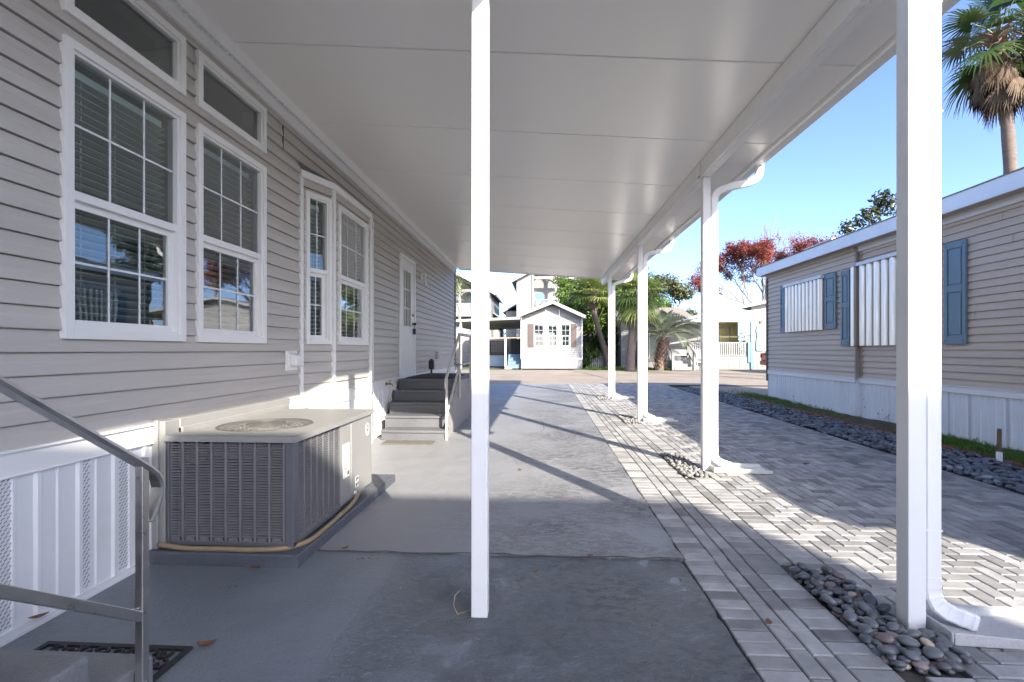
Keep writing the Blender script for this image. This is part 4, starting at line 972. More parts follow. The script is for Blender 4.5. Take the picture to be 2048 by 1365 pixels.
leaf(3.75, 4.9, g(5) + .003, .10, .05, 'long dark dead leaf on the pavers beside the river stones')
leaf(.30, 3.03, g(3) + .006, .04, .2, 'tiny brown dead leaf in the driveway joint right of the centre post')
leaf(-.03, 2.80, g(3) + .003, .04, .6, 'tiny brown dead leaf on the rough concrete just before the driveway joint')
mb = MB(); mb.tube([(-.40, 2.34, .017), (-.425, 2.36, .05), (-.42, 2.375, .09), (-.40, 2.385, .11)], .0016, 5); mb.tube([(-.40, 2.34, .02), (-.36, 2.35, .03), (-.34, 2.365, .028)], .0012, 5)
tag(mb.build('dry_grass_stem', M('straw', (.45, .32, .16), .8)), 'thin dry grass stem curling up beside the foot of the centre post', 'stem')

# ================================================================== VEGETATION
def leaf_cloud(name, centers, radii, n, size, mat, parent, seed, aspect=.45, shell=.5, droop=0.):
    rs = np.random.RandomState(seed); C_ = np.array(centers, dtype=float); rd = np.array(radii, dtype=float)
    vol = rd ** 2.2; idx = rs.choice(len(C_), n, p=vol / vol.sum())
    d = rs.normal(0, 1, (n, 3)); d /= np.linalg.norm(d, axis=1)[:, None]
    rad = rd[idx] * (shell + (1 - shell) * rs.uniform(0, 1, n) ** .6) * rs.uniform(.8, 1.15, n)
    rad = np.where(rs.rand(n) < .25, rad * rs.uniform(.2, 1, n), rad)
    P_ = C_[idx] + d * rad[:, None] * np.array([1, 1, .85])
    nr = d + rs.normal(0, .55, (n, 3)) + np.array([0, 0, .35]); nr /= np.linalg.norm(nr, axis=1)[:, None]
    a = rs.normal(0, 1, (n, 3)); a[:, 2] -= droop; a -= nr * (a * nr).sum(1)[:, None]; a /= np.linalg.norm(a, axis=1)[:, None]; b = np.cross(nr, a)
    s = (size * rs.uniform(.6, 1.35, n))[:, None]; fold = nr * s * .16
    V = np.stack([P_ - a*s*.5, P_ + b*s*aspect*.5 + fold, P_ + a*s*.5, P_ - b*s*aspect*.5 + fold], 1).reshape(-1, 3)
    F = np.arange(4*n).reshape(n, 4)
    F2 = np.concatenate([F[:, [0, 1, 2]], F[:, [0, 2, 3]]]); ct = rs.uniform(0, .55, len(C_)); t = np.clip(ct[idx] + rs.uniform(-.1, .45, n), 0, 1)
    return np_mesh(name, V, F2, mat, parent, np.concatenate([t, t]))
def limb(mb, a, b, r0, r1, rnd, wob=.08, n=5):
    a, b = Vector(a), Vector(b); L = (b - a).length; P_ = []
    for i in range(n + 1):
        t = i / n; P_.append(a.lerp(b, t) + (Vector((rnd.uniform(-1, 1), rnd.uniform(-1, 1), rnd.uniform(-.5, .5))) * wob * L * (0 if i in (0, n) else 1)))
    mb.tube(P_, 1, 6, scale=[r0 + (r1 - r0) * i / n for i in range(n + 1)])
def tree(name, label, cat, base, top, rx, ry, rz, nclump, nleaf, size, lm, seed, trunk_r=.18, group=None, cr=(.28, .45), bark=None, shell=.5, droop=0):
    rnd = random.Random(seed); T = thing(name, label, cat, base, group); bx, by, bz = base; cx, cy, cz_ = top; cen = []; rad = []
    while len(cen) < nclump:
        p = Vector((rnd.uniform(-1, 1), rnd.uniform(-1, 1), rnd.uniform(-1, 1)))
        if .35 < p.length < 1: cen.append((cx + p.x*rx, cy + p.y*ry, cz_ + p.z*rz)); rad.append(rnd.uniform(*cr) * min(rx, rz))
    tb = MB(); fork = (bx + (cx - bx)*.4, by + (cy - by)*.4, bz + (cz_ - rz*.5 - bz) * .8 if cz_ - rz*.5 > bz + .5 else bz + .6)
    limb(tb, base, fork, trunk_r, trunk_r*.7, rnd, .03)
    for c in cen[:min(26, nclump)]: limb(tb, fork, c, trunk_r*.35, .02, rnd, .1)
    tb.build('trunk', bark or m_bark, T, smooth=True)
    leaf_cloud('crown', cen, rad, nleaf, size, lm, T, seed, shell=shell, droop=droop); return T
def fan_leaf(V, F, T, hub, d, R_, nb, rs, spread=1.9, droop=.5, w=.045, tint=(0, 1)):
    d = np.array(d, float); d /= np.linalg.norm(d); s = np.cross(d, [0, 0, 1.])
    if np.linalg.norm(s) < .05: s = np.array([1., 0, 0])
    s /= np.linalg.norm(s); u = np.cross(s, d); t0 = rs.uniform(*tint)
    for k in range(nb):
        a = -spread + 2*spread*k/(nb - 1); dr = d*math.cos(a) + s*math.sin(a); L = R_ * (1 - .25*(abs(a)/spread)**2) * rs.uniform(.85, 1.08)
        side = np.cross(dr, u); base = len(V); bend = droop * rs.uniform(.6, 1.4)
        for j, t in enumerate((.06, .4, .72, 1.)):
            p = hub + dr*L*t + u*(.10*L*math.sin(PI*t*.8)*(1 - abs(a)/spread*.5)) - np.array([0, 0, 1.])*bend*L*max(0, t - .35)**2*1.3
            ww = w * (.5, 1., .8, .12)[j]; f = u * ww * .25
            V.append(p - side*ww*.5 + f); V.append(p + side*ww*.5 + f)
        for j in range(3): F.append((base + 2*j, base + 2*j + 1, base + 2*j + 3, base + 2*j + 2)); T.append(min(1, max(0, t0 + rs.uniform(-.2, .2))))
def palm(name, label, path, r0, r1, Rl, nl, seed, lm, pet=1.0, dead=0, deadlen=1.6, boots=True, nb=22, elev=(-.5, 1.3), group=None, w=.05, dr_=.3):
    rs = np.random.RandomState(seed); T = thing(name, label, 'palm tree', path[0], group)
    mb = MB(); P_ = []; sc_ = []; n = len(path)
    for i in range(n - 1):
        for k in range(8):
            t = k / 8; p0, p1, p2, p3 = (Vector(path[max(0, min(n-1, i + q))]) for q in (-1, 0, 1, 2)); P_.append(.5*((2*p1) + (p2-p0)*t + (2*p0-5*p1+4*p2-p3)*t*t + (3*p1-p0-3*p2+p3)*t**3))
    P_.append(Vector(path[-1]))
    for i in range(len(P_)): f = i/(len(P_)-1); sc_.append((r0 + (r1 - r0)*f) * (1 + .035*math.sin(i*2.1)) * (1.25 if i == 0 else 1))
    mb.tube(P_, 1, 12, scale=sc_); mb.build('trunk', m_palmbark, T, smooth=True)
    hub = np.array(P_[-1]); ax = np.array(P_[-1] - P_[-4]); ax /= np.linalg.norm(ax)
    if boots:
        bm_ = MB()
        for i in range(46):
            a = i * 2.4; h = -.95 + i * .024; c = hub + ax*h; dr = Vector((math.cos(a), math.sin(a), .55)); dr.normalize(); p = Vector(c) + Vector((math.cos(a), math.sin(a), 0))*r1*.75
            bm_.sweep([p, p + dr*.16, p + dr*(.28 + .1*rs.rand())], [(-.045, -.012), (.045, -.012), (.03, .014), (-.03, .014)], scale=[1.2, .9, .55], tint=rs.uniform(.5, 1.6))
        bm_.build('leaf_boots', m_boot, T)
    V, F, TT = [], [], []; pm_ = MB()
    for i in range(nl):
        a = i * 2.399 + rs.uniform(-.3, .3); e = elev[1] + (elev[0] - elev[1]) * (i / nl) + rs.uniform(-.15, .15)
        d = np.array([math.cos(a)*math.cos(e), math.sin(a)*math.cos(e), math.sin(e)]); st = hub + ax*(.1 - .3*i/nl); en = st + d*pet*rs.uniform(.8, 1.15) - np.array([0, 0, .12*pet])
        mid = (st + en)/2 + np.array([0, 0, .10*pet]); pm_.sweep([tuple(st), tuple(mid), tuple(en)], [(-.016, -.008), (.016, -.008), (.016, .008), (-.016, .008)], scale=[1.3, 1, .7])
        fan_leaf(V, F, TT, en, d + np.array([0, 0, -.35]), Rl, nb, rs, droop=dr_ + .3*(i/nl), w=w)
    np_mesh('crown', V, F, lm, T, TT); pm_.build('petiole', M('green petiole', (.10, .13, .05), .6), T)
    if dead:
        V, F, TT = [], [], []; q = MB()
        for i in range(dead):
            a = i * 2.399 + rs.uniform(-.2, .2); e = -1.15 + rs.uniform(-.25, .35) * (1.6 if i % 4 == 0 else 1); d = np.array([math.cos(a)*math.cos(e), math.sin(a)*math.cos(e), math.sin(e)])
            st = hub - ax*(.2 + .9*i/dead) + d*np.array([1, 1, 0])*.15; en = st + d*.55*deadlen*rs.uniform(.5, 1)
            md = (st + en)/2 + np.array([d[0], d[1], 0])*.28*deadlen*rs.uniform(.3, 1); q.sweep([tuple(st), tuple(md), tuple(en)], [(-.022, -.008), (.022, -.008), (.022, .008), (-.022, .008)], tint=rs.uniform(.6, 1.3))
            fan_leaf(V, F, TT, en, d*.4 + np.array([0, 0, -1]), Rl*rs.uniform(.5, .95), 16, rs, spread=.75, droop=.3, w=w*.9, tint=(.45, 1.5))
        np_mesh('dead_fronds', V, F, m_dead, T, TT); q.build('dead_petiole', m_dead, T)
    return T

palm('sabal_palm', 'sabal palm with a leaning bare trunk and reddish leaf boots right of the white cottage', [(4.15, 30.3, .2), (3.85, 30.3, 1.45), (3.45, 30.25, 2.8), (3.22, 30.2, 3.9), (3.2, 30.2, 4.65)], .19, .14, 1.1, 22, 3, m_fan, pet=.8, nb=20, elev=(-.15, 1.3), dr_=.12, w=.085)
palm('sabal_palm', 'thick trunked sabal palm with shaggy hanging crown behind the far carport posts', [(4.75, 26.4, g(26)), (4.80, 26.4, 1.4), (4.92, 26.4, 2.8), (5.10, 26.4, 4.25)], .23, .19, 1.0, 34, 5, m_fan, pet=.78, nb=20, w=.075, elev=(-.95, 1.3), dead=6)
palm('sabal_palm', 'sabal palm whose drooping fronds show past the far corner of the grey house', [(-4.7, 21.5, g(21)), (-4.7, 21.5, 2.5), (-4.7, 21.5, 4.7)], .2, .17, 1.15, 26, 8, m_fan, pet=.8, nb=24, elev=(-.9, 1.2))
palm('washington_palm', 'tall fan palm with a skirt of dead fronds rising above the tan house', [(12.75, 14, 0), (12.72, 14, 4), (12.6, 14, 7), (12.30, 14, 9.75)], .165, .13, .95, 15, 12, m_washleaf, pet=.8, nb=30, elev=(-.9, 1.25), dead=50, deadlen=1.2, boots=True, w=.055)
palm('washington_palm', 'second tall palm whose dry fronds touch the upper right of the photo', [(14.6, 15, 0), (14.5, 15, 5), (14.1, 15, 10.9)], .22, .16, .95, 22, 15, m_washleaf, pet=1.1, nb=24, dead=24, w=.05)
def pindo():
    T = thing('pindo_palm', 'short pindo palm with arching blue green fronds on a stubby shaggy trunk by the street', 'palm tree', (6.55, 27.6, g(27))); rs = np.random.RandomState(4)
    mb = MB(); mb.tube([(6.55, 27.6, .1), (6.58, 27.6, .7), (6.70, 27.6, 1.4), (6.78, 27.6, 1.95)], 1, 12, scale=[.26, .24, .25, .19]); mb.build('trunk', m_bark, T, smooth=True)
    bm_ = MB()
    for i in range(90):
        a = i*2.399; h = .25 + 1.65*i/90; cx_ = 6.55 + .13*max(0, h - .4); p = Vector((cx_ + .21*math.cos(a), 27.6 + .21*math.sin(a), h)); d = Vector((math.cos(a)*.75, math.sin(a)*.75, .8)); d.normalize()
        bm_.sweep([p, p + d*.13, p + d*.26], [(-.06, -.016), (.06, -.016), (.04, .016), (-.04, .016)], scale=[1.2, .9, .35], tint=rs.uniform(.5, 1.9))
    bm_.build('leaf_boots', m_boot, T)
    V, F, TT = [], [], []; ra = MB(); hub = np.array([6.78, 27.6, 2.0])
    for i in range(30):
        a = i*2.399 + rs.uniform(-.2, .2); e = 1.35 - 1.15*(i/30); L = 2.7*rs.uniform(.85, 1.1); dh = np.array([math.cos(a), math.sin(a), 0]); pts = []
        for k in range(13):
            t = k/12; x = L*(math.cos(e)*t + .10*t*t); z = L*(math.sin(e)*t*1.0 - (.46 + .22*(i/30))*t**2.3); pts.append(hub + dh*x + np.array([0, 0, z]))
        ra.sweep([tuple(p) for p in pts], [(-.018, -.009), (.018, -.009), (.018, .009), (-.018, .009)], scale=[1.5 - 1.2*k/12 for k in range(13)]); t0 = rs.uniform(0, .7)
        for k in range(2, 13):
            for f in (0, .25, .5, .75):
                if k == 12 and f > 0: break
                p = pts[k] if k == 12 else pts[k]*(1-f) + pts[k+1]*f; tg = pts[min(12, k+1)] - pts[k-1]; tg /= np.linalg.norm(tg); sd = np.cross(tg, [0, 0, 1.]); sd /= max(.05, np.linalg.norm(sd)); u = np.cross(sd, tg); ll = .62*math.sin(PI*(.18 + .75*(k + f)/13))
                for sg in (-1, 1):
                    d = sd*sg*.62 + tg*.62 + u*.48; d /= np.linalg.norm(d); b = len(V); w_ = np.cross(d, u); w_ /= np.linalg.norm(w_)
                    for t, ww in ((0, .032), (.5, .044), (1, .006)): q = p + d*ll*t - np.array([0, 0, .22*ll*t*t]); V.append(q - w_*ww/2); V.append(q + w_*ww/2)
                    F.extend([(b, b+1, b+3, b+2), (b+2, b+3, b+5, b+4)]); tt = min(1, max(0, t0 + rs.uniform(-.2, .35))); TT.extend([tt, tt])
    np_mesh('crown', V, F, m_pindo, T, TT); ra.build('rachis', M('pale frond stalk', (.38, .40, .27), .5), T)
pindo()
tree('leafy_tree', 'bright green broadleaf tree filling the space behind the leaning sabal palm', 'tree', (4.6, 33.2, .2), (4.2, 33.2, 3.4), 3.1, 1.6, 2.9, 60, 17000, .24, m_green, 21, cr=(.2, .34))
tree('leafy_tree', 'green broadleaf tree close behind the roof of the white cottage', 'tree', (1.9, 42, .2), (2.6, 42, 4.9), 2.6, 1.5, 2.7, 40, 9000, .26, m_green, 22, cr=(.2, .34))
tree('leafy_tree', 'tall bright green tree seen between the far carport posts', 'tree', (7.0, 36.5, .2), (6.4, 36.5, 4.2), 2.6, 1.5, 3.2, 46, 11000, .26, m_green, 25, cr=(.2, .34))
tree('oak_tree', 'olive brown oak standing behind the pindo palm against the sky', 'tree', (10.8, 42, .2), (10.4, 42, 4.7), 2.5, 2, 2.7, 44, 11000, .26, m_oak, 31, cr=(.22, .36))
tree('oak_tree', 'lower olive oak at the left of the yellow porch roof', 'tree', (9.9, 38, .2), (9.7, 38, 3.0), 1.5, 1.5, 1.7, 26, 6000, .22, m_green, 32, cr=(.24, .4))
tree('magnolia_tree', 'dark glossy magnolia crown rising behind the tan house roof', 'tree', (20.2, 30, .2), (20.4, 30, 8.0), 2.6, 1.8, 2.3, 34, 5200, .30, m_magn, 41, cr=(.22, .36))
tree('shrub', 'yellow green shrub beside the right corner of the white cottage', 'shrub', (2.95, 30.3, .2), (3.0, 30.3, .95), .55, .5, .65, 16, 2200, .10, m_green, 43, trunk_r=.04, cr=(.25, .4))
# red maple with bare twigs
def red_tree():
    T = thing('maple_tree', 'maple with sparse red leaves beyond the tan house', 'tree', (20.6, 45, .2)); rnd = random.Random(6); mb = MB(); tips = []
    def grow(p, d, L, r, lv):
        q = p + d*L; limb(mb, p, q, r, r*.65, rnd, .05, 4)
        if lv == 0: tips.append(q); tips.append(p.lerp(q, .5)); return
        for _ in range(3 if lv > 1 else 4):
            nd = d + Vector((rnd.gauss(0, .50), rnd.gauss(0, .45), rnd.gauss(.06, .25))); nd.normalize(); grow(q, nd, L*rnd.uniform(.6, .8), r*.6, lv - 1)
    for dx, dy in ((-1.05, .1), (-.35, -.2), (.1, .2), (.8, 0), (-.65, .3), (.4, -.2)):
        d = Vector((dx, dy, 1)); d.normalize(); grow(Vector((20.6, 45, 3.2)), d, 3.3, .11, 3)
    limb(mb, (20.6, 45, .1), (20.6, 45, 3.25), .26, .2, rnd, .03); mb.build('trunk', m_twig, T)
    tips = [t for t in tips if t.z < 11.9]
    leaf_cloud('crown', [tuple(t) for t in tips], [rnd.uniform(.4, .85) for _ in tips], 36000, .135, m_redleaf, T, 7, aspect=.7, shell=.2)
red_tree()
def bare(label, base, h, seed, n=7, sp=.16):
    T = thing('bare_tree', label, 'tree', base); rnd = random.Random(seed); mb = MB()
    def grow(p, d, L, r, lv):
        q = p + d*L; limb(mb, p, q, r, r*.6, rnd, .04, 4)
        if lv:
            for _ in range(3): nd = d + Vector((rnd.gauss(0, .3), rnd.gauss(0, .2), .12)); nd.normalize(); grow(p.lerp(q, rnd.uniform(.55, 1)), nd, L*.62, r*.55, lv - 1)
    for _ in range(n):
        d = Vector((rnd.gauss(0, sp), rnd.gauss(0, .1), 1)); d.normalize(); grow(Vector((base[0], base[1], base[2] + h*.3)), d, h*.36, .05, 3)
    limb(mb, base, (base[0], base[1], base[2] + h*.32), .14, .1, rnd, .02); mb.build('trunk', m_twig, T)
bare('leafless tree with fine upright pale twigs rising behind the red maple', (21.2, 48, .2), 13.2, 3)
bare('thin leafless tree at the right side of the red maple', (24.8, 48, .2), 12.4, 9, 4, .2)
tree('maple_tree', 'small red maple crown peeping over the ridge of the tan house', 'tree', (25.6, 44, .2), (25.4, 44, 9.2), 1.7, 1.2, 1.6, 20, 1100, .22, m_redleaf, 51, cr=(.24, .4), bark=m_twig, shell=.2)
# far tree line beyond the houses (reads as one mass)
cen = []; rad = []; rn = random.Random(3); x = -75
while x < 95: cen.append((x, 66 + rn.uniform(-3, 3), rn.uniform(1, 3.2))); rad.append(rn.uniform(1.5, 2.4)); x += rn.uniform(1.0, 1.7)
tag(leaf_cloud('tree_line', cen, rad, 22000, .42, m_oak, None, 61, shell=.6), 'far off belt of olive trees beyond the houses', 'trees', kind='stuff')
pts = [(gr.uniform(2.6, 6.2), gr.uniform(28.0, 29.4)) for _ in range(5000)] + [(gr.uniform(6.2, 7.2), gr.uniform(27.9, 28.6)) for _ in range(500)]
tag(blades('grass', [(x, y, g(y) - .01) for x, y in pts], .13, .02, m_grass, 'stuff', 12), 'green grass verge under the palms across the street', 'grass')

# ================================================================== WHITE COTTAGE across the street
WC = thing('cottage', 'small white cottage with three windows and mauve shutters facing down the driveway', 'house', (.63, 29, g(29)))
wx0, wx1, wy = -1.18, 2.43, 29.0; WU, WN = (1, 0), (0, -1)
wo = [(-.42 - wx0, .16 - wx0, 1.48, 2.82), (.395 - wx0, .965 - wx0, 1.48, 2.82), (1.17 - wx0, 1.72 - wx0, 1.48, 2.82)]
mb = MB(); siding(mb, (wx0, wy), WU, WN, wx1 - wx0, .80, 3.30, .12, .80, [(a + .03, b - .03, c + .03, d - .03) for a, b, c, d in wo])
mb.xf = frame((wx0, wy), WU, WN); L = wx1 - wx0; mid = .68 - wx0
z = 3.30
while z < 3.9:
    f0, f1 = (z - 3.26)/.68, (min(z + .12, 3.93) - 3.26)/.68
    mb.add([(mid*f0, .012, z), (L - (L - mid)*f0, .012, z), (L - (L - mid)*f1, .001, z + .12), (mid*f1, .001, z + .12)], [(0,1,2,3)]); z += .12
mb.xf = None; mb.box((wx0, wy + .001, .1), (wx0 + .02, 40, 3.35)); mb.box((wx1 - .02, wy + .001, .1), (wx1, 40, 3.30)); mb.build('wall', m_whitesd, WC)
skirting((wx0, wy - .005), WU, WN, L, g(29), .78, WC, [], period=.2, mat=m_skirtfar)
mb = MB(); mb.box((wx0 - .005, wy - .03, .76), (wx1 + .005, wy, .81))
for xx in (.265, 1.074): mb.box((xx - .02, wy - .03, .81), (xx + .02, wy + .002, 3.7))
mb.box((wx0 - .01, wy - .025, .81), (wx0 + .05, wy + .02, 3.3)); mb.box((wx1 - .05, wy - .025, .81), (wx1 + .01, wy + .02, 3.25)); mb.build('corner_trim', m_trim, WC)
for (a, b, c, d) in wo: window(WC, (wx0, wy), WU, WN, a, b, c, d, .5, 2, 2, blind=True, fl=.05, deep=.6, bm=m_farblind, fm=m_farwhite)
for (a, b) in ((-.78, -.45), (1.77, 2.08)):
    mb = MB(); mb.box((a, wy - .04, 1.47), (b, wy - .014, 2.83)); mb.box((a + .05, wy - .047, 1.54), (b - .05, wy - .04, 2.12)); mb.box((a + .05, wy - .047, 2.18), (b - .05, wy - .04, 2.76)); mb.build('shutter', m_mauve, WC)
mb = MB(); yf = 28.45
for (p, q) in (((-1.32, 3.22), (.68, 4.0)), ((2.55, 3.14), (.68, 4.0))):
    s_ = 1 if p[0] < q[0] else -1
    mb.add([(p[0], yf, p[1]), (q[0], yf, q[1]), (q[0], yf, q[1] + .15), (p[0], yf, p[1] + .15), (p[0], 40.2, p[1]), (q[0], 40.2, q[1]), (q[0], 40.2, q[1] + .15), (p[0], 40.2, p[1] + .15)], [(0,1,2,3), (4,7,6,5), (0,4,5,1), (3,2,6,7), (0,3,7,4)])
mb.build('roof', m_roofw, WC)
mb = MB()
for (p, q) in (((-1.36, 3.19), (.68, 3.99)), ((2.59, 3.11), (.68, 3.99))): mb.add([(p[0], 28.42, p[1]), (q[0], 28.42, q[1]), (q[0], 28.42, q[1] + .19), (p[0], 28.42, p[1] + .19), (p[0], 28.448, p[1]), (q[0], 28.448, q[1]), (q[0], 28.448, q[1] + .19), (p[0], 28.448, p[1] + .19)], [(0,1,2,3), (4,7,6,5), (0,4,5,1), (3,2,6,7), (0,3,7,4)])
mb.build('fascia', m_farwhite, WC)
mb = MB(); mb.prism([(wx0 + .03, wy + .9, .2), (wx1 - .03, wy + .9, .2), (wx1 - .03, wy + .9, 3.2), (.68, wy + .9, 3.9), (wx0 + .03, wy + .9, 3.25)], (0, .02, 0)); mb.build('room_interior', m_room, WC)
mb = MB(); mb.add([(1.5, wy + .3, 1.52), (1.64, wy + .3, 1.52), (1.57, wy + .3, 1.74), (1.57, wy + .38, 1.6)], [(0, 1, 2), (0, 1, 3), (1, 2, 3), (0, 2, 3)]); mb.build('window_ornament', M('orange glass', (.6, .12, .04), .4), WC)
# its carport, fan, deck, steps
WP = thing('carport', 'white flat roofed carport attached to the left side of the white cottage', 'carport', (-3.2, 33, g(33)))
mb = MB(); mb.add([(-5.7, 28.5, 2.93), (-1.21, 28.5, 3.10), (-1.21, 41, 3.10), (-5.7, 41, 2.93), (-5.7, 28.5, 3.07), (-1.21, 28.5, 3.24), (-1.21, 41, 3.24), (-5.7, 41, 3.07)], [(0,3,2,1), (4,5,6,7), (0,1,5,4), (1,2,6,5), (2,3,7,6), (3,0,4,7)]); mb.build('roof_panel', m_farwhite, WP)
for (x, y) in ((-4.72, 28.7), (-4.6, 34.5), (-4.6, 40), (-4.05, 31)):
    mb = MB(); mb.box((x - .05, y - .05, g(y)), (x + .05, y + .05, 2.95)); mb.build('post', m_white, WP)
mb = MB(); mb.sweep([(-2.06, 28.62, 1.95), (-2.08, 28.62, .55), (-2.06, 28.60, .32), (-1.9, 28.5, .24)], [(-.05, -.04), (.05, -.04), (.05, .04), (-.05, .04)], up=(0, 1, 0)); mb.box((-2.1, 28.4, .2), (-1.7, 28.7, .26)); mb.build('downspout', m_white, WP)
FN = thing('ceiling_fan', 'brown ceiling fan under the carport roof of the white cottage', 'ceiling fan', (-2.85, 34, 3.03))
mb = MB(); mb.disc((-2.85, 34, 2.84), .02, .2, 8); mb.disc((-2.85, 34, 2.68), .13, .16, 14, 'z', .09); mb.build('motor', m_brass, FN)
for k in range(5):
    a = 2*PI*k/5 + .2; c, s_ = math.cos(a), math.sin(a); mb = MB()
    mb.add([(-2.85 + c*r_ - s_*w_, 34 + s_*r_ + c*w_, zz) for (r_, w_, zz) in ((.12, -.04, 2.75), (.75, -.07, 2.745), (.75, .07, 2.775), (.12, .04, 2.765), (.12, -.04, 2.74), (.75, -.07, 2.735), (.75, .07, 2.765), (.12, .04, 2.755))], [(0,1,2,3), (4,7,6,5), (0,4,5,1), (1,5,6,2), (2,6,7,3), (3,7,4,0)]); mb.build('blade', m_deck, FN)
mb = MB(); mb.disc((-2.85, 34, 2.58), .05, .1, 12, 'z', .09); mb.build('lamp_shade', m_label, FN)
DK = thing('deck', 'brown stained deck with slatted railing under the cottage carport', 'deck', (-2.6, 33.5, g(33)))
mb = MB(); mb.box((-3.75, 33, .95), (-1.22, 36, 1.06)); mb.build('floor', m_deck, DK)
mb = MB(); mb.box((-3.7, 33.05, g(33)), (-2.3, 33.1, .95)); mb.build('skirting', M('pale blue skirting', (.40, .50, .60), .6), DK)
def railing(parent, a, b, z0, z1, n, mat, bw=.035, name='railing'):
    a, b = Vector(a), Vector(b); mb = MB(); up = Vector((0, 0, 1))
    mb.bar([a + up*z1, b + up*z1], .09, .04); mb.bar([a + up*(z0 + .06), b + up*(z0 + .06)], .05, .04)
    for i in range(n + 1):
        p = a.lerp(b, i/n); w = .07 if i in (0, n) else bw; mb.box((p.x - w/2, p.y - w/2, z0 if i in (0, n) else z0 + .08), (p.x + w/2, p.y + w/2, z1 - .02))
    return mb.build(name, mat, parent)
railing(DK, (-3.72, 33.05, 0), (-2.25, 33.05, 0), 1.06, 1.88, 13, m_deck); railing(DK, (-2.2, 31.2, 0), (-1.24, 31.2, 0), 1.06, 1.95, 11, M('dark weathered rail', (.07, .07, .07), .8)); railing(DK, (-3.72, 33.05, 0), (-3.72, 36, 0), 1.06, 1.88, 20, m_deck)
CS = thing('steps', 'slate blue steps beside the left wall of the white cottage', 'steps', (-1.6, 29.6, g(29)))
for k in range(4):
    mb = MB(); mb.box((-2.0, 29.25 + k*.3, g(29)), (-1.2, 31.0 if k == 3 else 29.25 + (k + 1)*.3, .42 + k*.20)); mb.box((-2.02, 29.22 + k*.3, .42 + k*.20), (-1.2, 29.55 + k*.3, .45 + k*.20)); mb.build('step', M('slate blue deck paint', (.13, .20, .27), .6), CS)
GR = thing('patio_grill', 'dark covered grill standing on the deck beside the white cottage', 'grill', (-1.6, 31.8, 1.06))
mb = MB(); mb.box((-1.95, 31.6, 1.06), (-1.35, 32.1, 1.75)); mb.build('cabinet', m_black, GR, .03)
mb = MB(); mb.prism([(-1.95, 31.6, 1.75), (-1.95, 31.65, 1.95), (-1.95, 31.85, 2.03), (-1.95, 32.1, 1.95), (-1.95, 32.1, 1.75)], (.6, 0, 0)); mb.build('lid', m_black, GR)
# walls and fences
def blockwall(label, x0, x1, y, h, mat, caps=True):
    T = thing('garden_wall', label, 'wall', ((x0 + x1)/2, y, g(y))); mb = MB(); mb.box((x0, y, 0), (x1, y + .2, h)); mb.build('panel', mat, T)
    mb = MB(); mb.box((x0 - .03, y - .03, h), (x1 + .03, y + .23, h + .07)); mb.build('coping', m_wallblk, T); return T
blockwall('long beige block wall behind the cottage carport', -14, -1.2, 42.5, 2.35, m_wallblk)
blockwall('beige block wall behind the picket fence and palms', 2.5, 9.4, 39.2, 2.3, m_wallblk)
PF = thing('picket_fence', 'short white picket fence on the grass right of the white cottage', 'fence', (3.4, 30.6, g(30)))
mb = MB()
for zz in (.45, .85): mb.box((2.75, 30.62, zz), (4.1, 30.65, zz + .07))
mb.build('rail', m_farwhite, PF); x = 2.78
mb = MB()
while x < 4.1: mb.prism([(x, 30.6, .22), (x + .075, 30.6, .22), (x + .075, 30.6, 1.05), (x + .0375, 30.6, 1.13), (x, 30.6, 1.05)], (0, .018, 0)); x += .125
mb.build('pickets', m_farwhite, PF)
